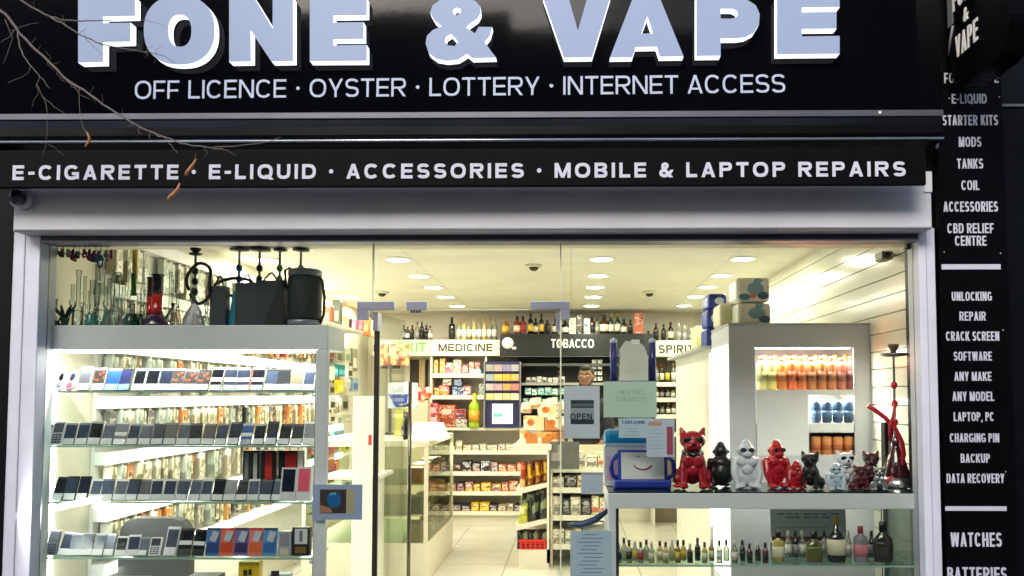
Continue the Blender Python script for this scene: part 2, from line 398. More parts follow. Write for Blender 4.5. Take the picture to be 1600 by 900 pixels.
# ------------------------------------------------------------------ the shop front
FX0, _, _, _ = rect(22, 500, 60, 600, 0)
_, FX1, _, _ = rect(1400, 500, 1460, 600, 0)
WX0 = P(62, 620, 0).x; WX1 = P(1436, 620, 0).x; WT = P(750, 376, 0).z
DX0 = P(578, 620, 0).x; DX1 = P(876, 620, 0).x; TZ = P(720, 482, 0).z
DARK = M((8, 9, 12), .35, var=.3, spec=.12); PWHITE = M((206, 208, 220), .42, var=.13, vs=7, bump=.05)
b = thing('shop_building', 'black painted shop building around the lit white framed window', 'building', (0, 0, 0))
MB().box(XL-.15, XR+.16, .08, .3, WT+.02, 3.3, CREAM).box(-4.6, 4.4, .3, .5, ZC+.12, 7.6, BRICK).box(-4.6, 4.4, -.02, .3, 3.3, 7.6, BRICK).build('upper_wall', b)
MB().box(-4.6, 4.4, .5, YB+.3, 7.4, 7.6, M((60, 60, 62), .8)).box(-4.6, 4.4, YB+.3, YB+.5, ZC+.12, 7.6, BRICK).build('roof', b)
MB().box(-4.6, FX0, .0, .3, 0, 3.3, DARK).box(FX0-.02, FX0, -.035, .0, 0, 3.2, DARK).build('left_pilaster', b)
mb = MB().box(FX1+.004, 4.4, .0, .3, 0, 3.3, DARK); z = P(1585, 170, 0).z
x0, x1, _, _ = rect(1568, 600, 1600, 610, 0)
mb.box(x0, 4.4, -.02, 0, 0, z, M((8, 10, 14), .35, spec=.12)).box(x0, 4.4, -.022, 0, z+.012, 3.3, M((11, 14, 21), .35, spec=.15)).box(x0, 4.4, -.03, 0, z, z+.012, M((88, 92, 100), .4)).build('right_pilaster', b)
# white aluminium window frame
for (a, c) in ((FX0, WX0), (WX1, FX1)):
    mb = MB(); mb.box(a, c, -.03, .09, 0, P(40, 362, 0).z, PWHITE, bev=.004)
    mb.box(a+(c-a)*.42, a+(c-a)*.46, -.033, -.03, .02, P(40, 364, 0).z, M((170, 172, 186), .5)); mb.build('window_jamb', b)
MB().box(WX0, DX0, -.02, .09, 0, .42, PWHITE).build('stall_riser', b); MB().box(DX1, WX1, -.02, .09, 0, .42, PWHITE).build('stall_riser', b)
mb = MB(); x0, x1, z0, z1 = rect(40, 361, 1452, 376, -.03)
mb.box(WX0, WX1, -.025, .08, z0, z1-.012, M((62, 64, 76), .4)).box(WX0-.01, WX1+.01, -.032, .08, z1-.010, z1, M((120, 122, 138), .35)).box(WX0, WX1, -.034, .05, z0-.004, z0+.004, M((150, 152, 165), .35))
mb.build('shutter_slot', b)
PANE = GLASS((250, 253, 250), .75)
MB().box(WX0, DX0-.002, .03, .04, .42, WT, PANE).build('window_pane', b)
MB().box(DX1+.002, WX1, .03, .04, .42, WT, PANE).build('window_pane', b)
MB().box(DX0+.002, DX1-.002, .03, .04, TZ, WT, PANE).build('transom_pane', b)
EDGE = M((206, 210, 178), .3)
MB().box(DX0-.003, DX0+.003, .026, .044, TZ, WT, EDGE).box(DX1-.003, DX1+.003, .026, .044, .42, WT, EDGE).box(DX0+.004, DX1-.004, .028, .042, TZ-.004, TZ, EDGE).build('glass_seam', b)
# patch fittings of the frameless doors
STEEL = M((150, 154, 170), .35, .6)
mb = MB(); x0, x1, z0, z1 = rect(558, 471, 616, 484, .02); mb.box(x0, x1, .018, .052, z0, z1, STEEL, bev=.002); x0, x1, z0, z1 = rect(558, 484, 575, 500, .02); mb.box(x0, x1, .018, .052, z0, z1, STEEL); mb.build('patch_fitting', b)
mb = MB(); x0, x1, z0, z1 = rect(829, 471, 890, 483, .02); mb.box(x0, x1, .018, .052, z0, z1, STEEL, bev=.002); x0, x1, z0, z1 = rect(876, 483, 890, 499, .02); mb.box(x0, x1, .018, .052, z0, z1, STEEL); mb.build('patch_fitting', b)
mb = MB(); x0, x1, z0, z1 = rect(635, 471, 667, 485, .02); mb.box(x0, x1, .018, .052, z0, z1, STEEL, bev=.002)
for k in range(4): mb.box(x0+.02+k*.013, x0+.028+k*.013, .02, .04, z0-.012, z0, BLACK)
mb.build('strike_plate', b)
# two frameless glass leaves, both swung inwards
LW = (DX1-DX0)/2-.004
for (hx, sgn, nm) in ((DX0+.012, 1, 'left'), (DX1-.012, -1, 'right')):
    d = thing('glass_door', 'frameless glass door leaf swung inwards ' + ('with tall steel pull handle and black edge seal, left of the opening' if sgn > 0 else 'and seen edge on, right of the opening'), 'door', (hx, .035, 0))
    d.rotation_euler.z = R(84) if sgn > 0 else R(-91)
    MB().box(0 if sgn > 0 else -LW, LW if sgn > 0 else 0, -.005, .005, .012, TZ-.012, GLASS((248, 252, 248), .35)).build('glass_leaf', d)
    a = 0 if sgn > 0 else -LW; 
    MB().box(0 if sgn > 0 else -.05, .05 if sgn > 0 else 0, -.012, .012, .012, .1, STEEL).box(0 if sgn > 0 else -.05, .05 if sgn > 0 else 0, -.012, .012, TZ-.1, TZ-.013, STEEL).build('pivot_fitting', d)
    if sgn > 0:
        mb = MB(); mb.cyl((LW-.06, -.05, .5), (LW-.06, -.05, 1.62), .010, M((120, 112, 96), .25, .9))
        for z in (.62, 1.5): mb.cyl((LW-.06, -.05, z), (LW-.06, .005, z), .009, M((150, 150, 148), .25, .9))
        mb.build('pull_handle', d)
        MB().box(.022, .034, -.011, .011, .1, TZ-.1, M((16, 16, 16), .5)).build('edge_seal', d)

# ------------------------------------------------------------------ white shutter box over the window
s = thing('shutter_box', 'long white painted roller shutter box above the shop window', 'shutter box', P(750, 330, -.12))
x0, x1, z0, z1 = rect(21, 292, 1456, 360, -.12); c = s.location
mb = MB().box(x0-c.x, x1-c.x, 0, .2, z0-c.z, z1+.06-c.z, M((198, 199, 205), .45, var=.17, vs=3.5, bump=.12), bev=.006)
mb.build('casing', s)
x0, x1, z0, z1 = rect(21, 352, 1456, 358, -.123)
MB().box(x0-c.x+.001, x1-c.x-.001, -.004, .002, z0-c.z, z0+.006-c.z, M((150, 150, 160), .4)).build('lower_trim', s)
x0, x1, z0, z1 = rect(1444, 268, 1456, 300, -.124)
MB().box(x0-c.x, x1-c.x, -.006, .02, z0-c.z, z1-c.z, M((215, 215, 220), .4)).build('end_bracket', s)
# dome camera at its left end
k = P(36, 311, -.12); t = thing('dome_camera', 'small grey dome security camera at the left end of the white shutter box', 'camera', (k.x, -.12, k.z))
MB().lathe([(.052, 0), (.05, .018), (.042, .026)], M((196, 198, 206), .4), 24, mx=Matrix.Rotation(R(90), 4, 'X')).build('mount', t)
MB().ball((.0, -.03, 0), (.036, .04, .036), M((60, 64, 74), .15), seg=20, rings=12).ball((.0, -.06, .0), (.015, .014, .015), M((8, 8, 10), .05)).build('lens_dome', t)

# ------------------------------------------------------------------ awning: cassette and front bar with lettering
x0, x1, z0, z1 = rect(-60, 196, 1466, 226, -.2)
t = thing('retracted_awning', 'black retracted awning cassette with white lettered front bar', 'awning', ((x0+x1)/2, -.2, z0)); c = t.location
AW = M((9, 10, 13), .3, var=.2, spec=.12); AW2 = M((6, 7, 9), .5, var=.25, spec=.06)
h = z1-z0; poly = [(-.02, h+.02), (.1, h+.02), (.3, h+.02), (.3, -.01), (0.02, -.01), (-.02, .0), (-.045, .03), (-.045, h-.02)]
mb = MB(); mx = Matrix.Rotation(R(90), 4, 'Z')     # profile (y,z) swept along x
W = x1-x0
for poly_, a, e, mt in ((poly, -W/2, W/2, AW),):
    vs = [(a, p[0], p[1]) for p in poly_] + [(e, p[0], p[1]) for p in poly_]; n = len(poly_)
    mb.add(vs, [tuple(range(n)), tuple(range(2*n-1, n-1, -1))] + [(i, (i+1) % n, n+(i+1) % n, n+i) for i in range(n)], mt)
mb.build('cassette', t)
MB().tube([(-W/2, -.045, .004), (W/2, -.045, .004)], .007, M((175, 178, 190), .22, .8), 10).build('roll_highlight', t)  # pale roll put in as the bright highlight along the cassette
x0b, x1b, z0b, z1b = rect(-60, 232, 1447, 291, -.26)
MB().box(x0b-c.x, x1b-c.x, -.06, -.035, z0b-c.z, z1b-c.z, AW2, bev=.004).build('front_bar', t)
ptext_words('E-CIGARETTE \u2022 E-LIQUID \u2022 ACCESSORIES \u2022 MOBILE & LAPTOP REPAIRS', 'lettering', M((200, 202, 214), .5, spec=.2), t, 20, 1415, 258.5, 281.5, -.261, bold=.028, space=1.42, weight=.215, slope=.0008)
mb = MB(); pts = [P(1462, 184, -.2), P(1467, 195, -.2), P(1468, 212, -.2), P(1464, 232, -.2)]
mb.tube([p-c for p in pts], .006, M((150, 152, 160), .3, .5)).build('end_cap', t)

# ------------------------------------------------------------------ fascia sign
FY = -.16
x0, x1, z0, z1 = rect(-8, -70, 1470, 178, FY)
t = thing('fascia_sign', 'glossy black fascia sign board with big box letters over the shop', 'sign', ((x0+x1)/2, FY, z0)); c = t.location.copy()
MB().box(x0-c.x, x1-c.x, 0, .16, 0, z1-z0, M((6, 7, 10), .06, var=.2, vs=1.4, spec=.12, bump=.12), bev=.003).build('panel', t)
xa, xb, za, zb = rect(-8, 178, 1473, 188, FY-.02)
MB().box(x0-c.x, xb-c.x, -.03, .16, za-zb-.001, -.001, M((92, 94, 104), .35, .5), bev=.003).build('lower_trim', t)
MB().box(x0-c.x-.03, x0-c.x, -.02, .16, -.03, z1-z0, M((52, 54, 62), .4, .4)).build('side_trim', t)
LF = M((146, 162, 192), .45, var=.03, vs=2, spec=.2); LS = M((226, 228, 236), .5, em=.3, emc=(240, 244, 255))  # letter sides get a slight glow so that they read bright white
def px2(pts): return [(lambda q: (q.x-c.x, q.z-c.z))(P(a, b_, FY-.05)) for a, b_ in pts]
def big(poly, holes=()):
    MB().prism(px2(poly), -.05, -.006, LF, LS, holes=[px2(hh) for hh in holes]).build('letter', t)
def ell(cx, cy, rx, ry, n=40, p=2.3):
    out = []
    for i in range(n):
        a = 2*math.pi*i/n; ca, sa = math.cos(a), math.sin(a)
        out.append((cx+rx*math.copysign(abs(ca)**(2/p), ca), cy+ry*math.copysign(abs(sa)**(2/p), sa)))
    return out
T = -4
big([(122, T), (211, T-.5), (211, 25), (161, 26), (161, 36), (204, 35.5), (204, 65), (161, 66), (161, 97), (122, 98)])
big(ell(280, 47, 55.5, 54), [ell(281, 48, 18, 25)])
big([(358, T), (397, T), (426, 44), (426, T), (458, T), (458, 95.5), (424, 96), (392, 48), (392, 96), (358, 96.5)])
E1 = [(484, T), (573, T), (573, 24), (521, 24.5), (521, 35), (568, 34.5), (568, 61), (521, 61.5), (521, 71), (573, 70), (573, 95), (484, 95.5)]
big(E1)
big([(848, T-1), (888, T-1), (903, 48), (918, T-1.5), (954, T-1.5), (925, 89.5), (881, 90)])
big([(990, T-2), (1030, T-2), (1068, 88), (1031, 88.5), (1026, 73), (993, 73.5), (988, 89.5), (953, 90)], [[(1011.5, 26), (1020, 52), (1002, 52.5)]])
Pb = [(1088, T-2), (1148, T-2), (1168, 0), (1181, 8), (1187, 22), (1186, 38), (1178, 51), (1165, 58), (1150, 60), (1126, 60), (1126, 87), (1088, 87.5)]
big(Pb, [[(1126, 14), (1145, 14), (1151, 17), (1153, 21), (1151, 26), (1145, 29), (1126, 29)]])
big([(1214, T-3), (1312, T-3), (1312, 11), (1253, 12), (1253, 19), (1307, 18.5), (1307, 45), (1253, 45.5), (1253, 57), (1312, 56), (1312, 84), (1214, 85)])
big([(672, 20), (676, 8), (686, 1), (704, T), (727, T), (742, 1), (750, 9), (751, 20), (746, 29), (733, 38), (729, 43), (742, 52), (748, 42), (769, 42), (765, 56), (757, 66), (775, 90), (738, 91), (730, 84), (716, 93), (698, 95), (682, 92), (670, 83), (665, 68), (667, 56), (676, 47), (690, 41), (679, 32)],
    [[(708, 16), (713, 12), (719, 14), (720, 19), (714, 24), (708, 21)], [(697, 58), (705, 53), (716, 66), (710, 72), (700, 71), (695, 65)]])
ptext_words('OFF LICENCE \u2022 OYSTER \u2022 LOTTERY \u2022 INTERNET ACCESS', 'lettering', M((176, 186, 208), .45, spec=.2), t, 211, 1227, 126.5, 155, FY-.001, space=.9, weight=.125, slope=.0055)
MB().box(P(1377, 182, FY-.05).x-c.x-.004, P(1377, 182, FY-.05).x-c.x+.006, -.036, -.03, -.02, -.008, M((220, 220, 220), .4)).build('screw', t)

# ------------------------------------------------------------------ vertical price-list style sign at the right
SY = -.05
x0, x1, z0, z1 = rect(1466, -40, 1566, 450, SY); x1b = P(1578, 890, SY).x; x0 = FX1+.012
t = thing('vertical_sign', 'tall narrow black sign board listing services in white capitals', 'sign', ((x0+x1)/2, SY, .3)); c = t.location.copy()
mb = MB(); pl = [(x0-c.x, 0), (x1-c.x+.02, 0), (x1-c.x, z1-.3), (x0-c.x, z1-.3)]
mb.prism(pl, 0, .045, M((5, 5, 7), .3, var=.3, spec=.12)).build('board', t)
TW = M((192, 192, 204), .5, spec=.2)
LIST = [('FONE & VAPE', 1475, 1560, 114, 130), ('E-LIQUID', 1487, 1541.5, 147, 162), ('STARTER KITS', 1472.5, 1559, 180, 196), ('MODS', 1498, 1533, 214, 229.5), ('TANKS', 1495, 1536, 248, 263.5),
 ('COIL', 1502, 1530, 282, 297), ('ACCESSORIES', 1474, 1559, 315, 331), ('CBD RELIEF', 1480, 1552.5, 349, 364.5), ('CENTRE', 1492, 1541, 368.5, 384),
 ('UNLOCKING', 1487, 1549.5, 456, 470), ('REPAIR', 1499, 1540, 487, 501), ('CRACK SCREEN', 1478, 1561, 518, 532.5), ('SOFTWARE', 1490, 1549.5, 549.5, 563.5), ('ANY MAKE', 1491, 1549, 581, 595), ('ANY MODEL', 1488, 1553, 612, 626.5),
 ('LAPTOP, PC', 1490, 1553, 644, 658), ('CHARGING PIN', 1484, 1561, 677, 691), ('BACKUP', 1501, 1546.5, 709, 723), ('DATA RECOVERY', 1479, 1569, 740, 754.5), ('WATCHES', 1485, 1565, 832, 854), ('BATTERIES', 1480, 1573, 886, 908)]
for s_, a, e, u, v in LIST:
    o = ptext(s_, 'lettering', TW, None, a, e, u, v, SY-.001, bold=.03, space=1.0); o.parent = t; o.location = -c
for (a, u, e, v) in ((1471, 413, 1563, 421), (1477, 791, 1572.5, 798)):
    xa, xb, za, zb = rect(a, u, e, v, SY); MB().box(xa-c.x, xb-c.x, -.003, .001, za-c.z, zb-c.z, TW).build('divider_bar', t)
for (a, u) in ((1483, 154), (1561, 152), (1475, 394), (1563, 396), (1567, 516), (1571, 737)):
    q = P(a, u, SY); mb = MB(); mb.ball((q.x-c.x, -.002, q.z-c.z), (.003, .002, .003), M((210, 210, 215), .3, .6), seg=8, rings=5); mb.build('screw', t)

# ------------------------------------------------------------------ projecting round-cornered sign box
q = P(1474, 100, -.06); X0 = q.x
t = thing('projecting_sign', 'black round cornered projecting sign box with white shop lettering', 'sign', (X0+.02, -.06, 2.72)); c = t.location.copy()
X1 = .24   # thickness along x
prof = []
L_, H_, rr = .5, 1.0, .14      # projection, height; outline in (y, z)
zb = PX(1545, 124, X0+.05).z - c.z + .03
for cx_, cz_, a0 in ((-L_+rr, zb+rr, 180), (-L_+rr, zb+H_-rr, 90)):
    pass
def arc(cy, cz, r, a0, a1, n=8): return [(cy+r*math.cos(R(a0+(a1-a0)*i/n)), cz+r*math.sin(R(a0+(a1-a0)*i/n))) for i in range(n+1)]
out = arc(-L_+rr, zb+rr, rr, 270, 180) + arc(-L_+rr, zb+H_-rr, rr, 180, 90) + [(-.02, zb+H_), (-.02, zb+.16)] + arc(-.18, zb+.16, .16, 0, -90)
n = len(out); mb = MB(); TH = .1
vs = [(0, p[0], p[1]) for p in out] + [(TH, p[0], p[1]) for p in out]
mb.add(vs, [tuple(range(n)), tuple(range(2*n-1, n-1, -1))] + [(i, (i+1) % n, n+(i+1) % n, n+i) for i in range(n)], M((5, 5, 7), .25, spec=.12)).build('box', t)
# lettering on the face that looks left along the street
def side_text(s_, ya, yb_, za, zb_, bold=.03, nm='lettering'):
    me_o = text(s_, nm, M((235, 232, 222), .5), t, 0, yb_-ya, 0, zb_-za, 0, bold, 1.0, .002)
    # its x runs along -y (nearer the street is further right), front looks towards -x
    me_o.data.transform(Matrix(((0, 1, 0, 0), (-1, 0, 0, 0), (0, 0, 1, 0), (0, 0, 0, 1))))
    me_o.location = (-.001, -ya, za); return me_o
def face_y(px, py): q = PX(px, py, c.x); return -(q.y - c.y), q.z - c.z
ya, zb1 = face_y(1494, 92); yb1, _ = face_y(1529, 70); _, zt1 = face_y(1494, 58)
side_text('VAPE', ya, yb1, zb1, zt1)
ya2, za2 = face_y(1506, 36); yb2, _ = face_y(1512, 34); _, zt2 = face_y(1506, 14); side_text('&', ya2, yb2+.01, za2, zt2, .02)
ya3, za3 = face_y(1489, 20); yb3, _ = face_y(1526, 2); _, zt3 = face_y(1489, -16); side_text('FONE', ya3, yb3, za3, zt3)

EMB = M((120, 122, 126), .6, var=.5, vs=80); y0_, zq = face_y(1476, 50)
mb = MB(); mb.box(-.0025, -.0005, -.06, -.012, zq, zq+.2, EMB); mb.build('emblem', t)
mb = MB(); mb.tube([(-.002, -.012, zq-.13), (-.002, -.035, zq-.06), (-.002, -.06, zq-.01)], .006, EMB, 6); mb.build('emblem_stroke', t)

MB().box(.02, TH-.02, -.022, .03, zb+.35, zb+.6, M((30, 32, 36), .5)).build('wall_bracket', t)
# ================================================================== CEILING LIGHTS
WARM = (1.0, .945, .76)
RIM = M((240, 238, 225), .4); LENS = GLOW((255, 250, 236), 5.0)
def downlight(x, y, label):
    t = thing('ceiling_light', label, 'ceiling light', (x, y, ZC), 'round recessed ceiling lights')
    MB().lathe([(.1, 0), (.1, -.006), (.088, -.012), (.085, -.006)], RIM, 28).build('rim', t)
    MB().lathe([(.084, -.0075), (.0, -.0085)], LENS, 28).build('diffuser', t)
    ld = bpy.data.lights.new('lamp', 'AREA'); ld.shape = 'DISK'; ld.size = .16; ld.energy = 2.5*LAMP; ld.color = WARM
    lo = bpy.data.objects.new('lamp', ld); COL.objects.link(lo); lo.parent = t; lo.location = (0, 0, -.02)
rows_y = [PZ(940, v, ZC).y for v in (378.5, 404, 430, 448, 463, 477)]
cols_x = [PZ(413, 404, ZC).x, PZ(621, 404, ZC).x, PZ(940, 404, ZC).x, PZ(1160, 404, ZC).x]
CN = ['along the left wall', 'left of the door', 'right of the door', 'nearest the right wall']
for r, y in enumerate(rows_y):
    for k, x in enumerate(cols_x):
        if r == 0 and k != 1: continue
        n = r if k != 1 else r+1
        downlight(x, y, f'round ceiling light, {nth(n)} from the window in the row {CN[k]}')
for n, (a, u) in enumerate(((834, 414), (1015, 456), (597, 456))):
    q = PZ(a, u, ZC); t = thing('smoke_detector', ['small dark round ceiling detector nearest the window', 'small dark ceiling detector at the right, further in', 'small dark ceiling detector at the left, further in'][n], 'detector', (q.x, q.y, ZC))
    MB().lathe([(.07, 0), (.065, -.015), (.045, -.02)], M((205, 200, 175), .5), 20).build('base', t)
    MB().ball((0, 0, -.02), (.04, .04, .03), M((34, 30, 20), .15)).build('dome', t)

# ================================================================== LEFT DISPLAY CABINET
CY0, CY1 = .075, .34
cx0, cx1, cz0, cz1 = rect(62, 508, 495, 546, CY0); px0, px1, _, _ = rect(491, 560, 510, 900, CY0)
t = thing('phone_cabinet', 'white framed phone display cabinet with four glass shelves behind the left window pane', 'display cabinet', ((cx0+px1)/2, CY0, 0)); c = t.location.copy()
CABW = M((238, 240, 246), .3, var=.03)
MB().box(cx0-c.x-.06, px1-c.x, 0, CY1-CY0, cz0, cz1, CABW, bev=.004).build('top_board', t)
mb = MB().box(px0-c.x, px1-c.x, .001, .03, .1, cz0-.001, CABW, bev=.004)
mb.box(px0-c.x-.004, px0-c.x, .006, .012, .1, cz0-.001, M((120, 126, 140), .3)); mb.build('front_post', t)
MB().box(P(494, 620, CY1-.03).x-c.x, P(507, 620, CY1-.03).x-c.x, CY1-CY0-.03, CY1-CY0, .1, cz0-.001, CABW).build('rear_post', t)
MB().box(cx0-c.x-.05, cx0-c.x-.02, .002, .13, .1, cz0-.001, CABW).build('side_panel', t)
MB().box(cx0-c.x-.06, px1-c.x, .002, CY1-CY0, 0, .1, CABW).build('plinth', t)
q = rect(62, 608, 492, 614, CY0+.01)
SH = []
SHG = GLASS((226, 240, 232), .5); SHE = M((168, 196, 184), .2, var=.1)
for (u, v) in ((609, 613.5), (695, 699), (783, 787), (869, 874)):
    a, e, z0, z1 = rect(62, u, 492, v, CY0+.012); z1 = z0+.008; SH.append(z1)
    s = MB().box(cx0-c.x-.018, px0-c.x-.006, .012, CY1-CY0-.004, z0, z1, SHG).build('glass_shelf', t)
    MB().box(cx0-c.x-.018, px0-c.x-.006, .009, .0118, z0, z1, SHE).build('shelf_edge', s)
    MB().cyl((px0-c.x-.02, .02, z0-.012), (px0-c.x, .02, z0-.012), .008, M((180, 182, 186), .3, .7)).build('shelf_stud', t)
s = MB().box(cx0-c.x, px0-c.x-.01, .05, .07, cz0-.012, cz0-.001, GLOW((255, 255, 250), 4)).build('glow_strip', t)
for (yy, e) in ((.06, 3.2),):
    ld = bpy.data.lights.new('lamp', 'AREA'); ld.shape = 'RECTANGLE'; ld.size = 1.2; ld.size_y = .03; ld.energy = e*LAMP; ld.color = (1, .98, .93)
    lo = bpy.data.objects.new('lamp', ld); COL.objects.link(lo); lo.parent = t; lo.location = (0, yy, cz0-.02)
vz0, vz1 = .1, cz0-.02     # upright light tube in the cabinet's left corner
MB().box(cx0-c.x-.0195, cx0-c.x-.008, .14, .155, vz0, vz1, GLOW((250, 252, 255), 3)).build('light_tube', t)
ld = bpy.data.lights.new('lamp', 'AREA'); ld.shape = 'RECTANGLE'; ld.size = .03; ld.size_y = 1.5; ld.energy = 5*LAMP; ld.color = (1, .99, .96)
lo = bpy.data.objects.new('lamp', ld); COL.objects.link(lo); lo.parent = t; lo.location = (cx0-c.x, .16, 1.0); lo.rotation_euler = (0, R(-90), 0)

# ------------------------------------------------------------------ phones on the shelves
SC_DARK = [M((10, 13, 20), .2, var=.5, vs=20, spec=.15), M((28, 36, 54), .2, var=.6, vs=40, spec=.25), M((52, 64, 86), .2, var=.6, vs=50, spec=.25), M((84, 96, 114), .25, var=.5, vs=50, spec=.25), M((16, 20, 30), .2, var=.8, vs=60, spec=.2)]  # paler blue grey tones stand in for reflections on the dark screens
SC_COL = {'blue': M((26, 66, 124), .25, var=.3, spec=.2), 'navy': M((34, 38, 80), .25, var=.3, spec=.2), 'grey': M((96, 98, 104), .3, var=.25, spec=.2), 'orange': PRINT([(20, 14, 16), (40, 20, 16), (24, 14, 18), (150, 60, 26), (16, 14, 20), (30, 20, 20)], 90, .3), 'sky': M((60, 100, 160), .3, spec=.2), 'pink': M((236, 92, 120), .35), 'cream': M((120, 112, 92), .3, spec=.2)}  # the orange entry has its glare painted into the screen
BODY = {'black': M((18, 18, 20), .25), 'white': M((232, 232, 236), .3), 'silver': M((136, 140, 148), .3, .3), 'pinkw': M((240, 200, 208), .35)}
TAGM = M((238, 238, 240), .5); LIGHTB = M((120, 160, 196), .3)
W_, H_ = .058, .118
_pm = {}
def phone_parts(body, scr, style):
    k = (body, scr, style)
    if k in _pm: return _pm[k]
    r = []
    def bx(x0, x1, z0, z1, y0, y1, m, nm, bev=0): r.append((nm, MB().box(x0, x1, y0, y1, z0, z1, m, bev=bev).mesh(nm)))
    b = BODY[body]; s = SC_DARK[scr] if isinstance(scr, int) else SC_COL[scr]; w = W_/2
    if style == 'oval':
        r.append(('body', MB().lathe([(.0001, -.006), (.9, -.006), (1, -.003), (1, .003), (.9, .006), (.0001, .006)], b, 24, mx=Matrix.Translation((0, 0, .055)) @ Matrix.Diagonal((.03, 1, .055, 1)) @ Matrix.Rotation(R(90), 4, 'X') @ Matrix.Diagonal((1, 1, 1, 1))).mesh('body')))
        r.append(('screen', MB().ball((0, -.006, .072), (.014, .002, .022), s).mesh('screen')))
        r.append(('keypad', MB().ball((0, -.006, .03), (.016, .002, .016), SC_COL['pink'] if body == 'pinkw' else BODY['silver']).mesh('keypad')))
    elif style == 'key':
        bx(-w, w, 0, H_, -.006, .006, b, 'body', .003); bx(-w+.006, w-.006, H_*.52, H_-.009, -.0066, -.0061, s, 'screen')
        mb = MB()
        for i in range(4):
            for j in range(3): mb.box(-w+.007+j*.0155, -w+.020+j*.0155, -.0068, -.0061, .008+i*.0125, .017+i*.0125, M((60, 62, 70), .4))
        r.append(('keypad', mb.mesh('keypad')))
    elif style == 'boxed':
        bx(-w, w, 0, H_*1.05, -.012, .012, b, 'box', .001); bx(-w+.006, w-.006, .034, H_*1.0, -.0126, -.0121, s, 'picture')
    else:
        bx(-w, w, 0, H_, -.0045, .0045, b, 'body', .0025)
        z0 = .02 if style == 'full' else .03
        bx(-w+(.004 if body == 'white' else .0015), w-(.004 if body == 'white' else .0015), z0, H_-(.004 if style == 'full' else .012), -.0051, -.0046, s, 'screen')
        if style == 'home': r.append(('home_button', MB().ball((0, -.0048, .011), (.005, .001, .005), BODY['silver'], seg=10, rings=6).mesh('home_button')))
        if style == 'duo': bx(-w+.001, w-.001, .046, .064, -.0066, -.0054, TAGM, 'price_tag')
        else:
            bx(-w+.0015, w-.0015, .003, .034, -.0072, -.0054, TAGM if style != 'bl' else LIGHTB, 'price_tag')
    _pm[k] = r; return r
SHELFN = ['top', 'second', 'third', 'lowest']
BN = {'black': 'black', 'white': 'white', 'silver': 'silver', 'pinkw': 'pale pink'}
def phone(row, n, px, wpx, body, scr, style, hpx=37, yoff=.0, tilt=20):
    Y = CY0+.05+yoff; z = SH[row]+.0005
    q = P(px+wpx/2, 618-(z-EYE)*SCL(Y), Y)
    sx = wpx/SCL(Y)/W_*1.04; sz = hpx/SCL(Y)/(H_*math.cos(R(tilt)))
    scn = {'blue': 'blue', 'navy': 'navy', 'grey': 'grey', 'orange': 'orange glinting', 'sky': 'light blue', 'pink': 'pink', 'cream': 'beige'}.get(scr, 'dark' if scr in (0, 1, 4) else 'greyish')
    st = {'oval': 'rounded keypad phone', 'key': 'keypad phone', 'boxed': 'boxed phone', 'duo': 'phone with middle tag'}.get(style, 'phone')
    t = thing('mobile_phone', f'{BN[body]} {st}, {scn} screen, {nth(n)} from left on {SHELFN[row]} glass shelf', 'phone', (q.x, Y, z), 'phones on the glass shelves', rx=-R(tilt))
    t.scale = (sx, 1, sz)
    t.rotation_euler.y = random.uniform(-.035, .035); t.rotation_euler.z = random.uniform(-.16, .12); t.rotation_euler.x += random.uniform(-.07, .07)
    for nm, me in phone_parts(body, scr, style): obj(nm, me, t)
rows = [[], [], [], []]
# top shelf
L = [(63, 18, 'white', 'grey', 'oval', 36), (84, 15, 'white', 0, 'oval', 36), (98, 18, 'pinkw', 1, 'oval', 36), (120, 19, 'silver', 'grey', 'full', 38), (143, 18, 'silver', 'orange', 'std', 36), (163, 20, 'silver', 'blue', 'bl', 36), (184, 18, 'black', 'navy', 'bl', 35)]
L += [(205, 19, 'white', 0, 'std', 35), (226, 19, 'silver', 0, 'std', 35), (246, 19, 'silver', 1, 'std', 35), (266, 19, 'silver', 'orange', 'std', 35), (287, 18, 'silver', 'orange', 'std', 35), (306, 18, 'black', 'orange', 'std', 34), (326, 19, 'silver', 0, 'duo', 37), (348, 19, 'silver', 1, 'duo', 36), (368, 20, 'silver', 1, 'duo', 36), (391, 19, 'silver', 0, 'duo', 36), (412, 19, 'black', 2, 'std', 34), (432, 19, 'black', 4, 'std', 34), (452, 18, 'silver', 'cream', 'std', 34), (472, 18, 'white', 2, 'std', 34)]
rows[0] = L
x = 58; L = []
kinds2 = [('white', 'grey', 'key'), ('white', 'grey', 'key'), ('silver', 2, 'std'), ('silver', 2, 'std'), ('silver', 0, 'std'), ('silver', 3, 'std'), ('silver', 2, 'duo'), ('silver', 2, 'std'), ('silver', 2, 'std'), ('black', 1, 'std'), ('black', 4, 'std'), ('silver', 2, 'std'), ('black', 0, 'std'), ('black', 4, 'std'), ('silver', 2, 'std'), ('black', 1, 'std'), ('silver', 'sky', 'duo'), ('silver', 0, 'std'), ('black', 1, 'std'), ('black', 0, 'std'), ('black', 4, 'std'), ('white', 2, 'std')]
for k in kinds2: L.append((x, 17.8, *k, random.choice((33, 34, 36)))); x += 19.75
rows[1] = L
L = []; x = 79
kinds3 = [('black', 0, 'std'), ('black', 2, 'std'), ('black', 1, 'std'), ('white', 3, 'home'), ('silver', 3, 'std'), ('white', 2, 'home'), ('black', 2, 'std'), ('black', 4, 'std'), ('white', 2, 'home'), ('white', 2, 'home'), ('silver', 2, 'std'), ('silver', 3, 'std'), ('white', 2, 'home'), ('black', 4, 'std'), ('silver', 2, 'full'), ('black', 0, 'std'), ('white', 3, 'home'), ('black', 2, 'std'), ('silver', 3, 'std')]
for i, k in enumerate(kinds3): L.append((x, 18.4 if i < 12 else 17.4, *k, 36 if i < 3 else 32)); x += 19.4 if i < 12 else 18.6
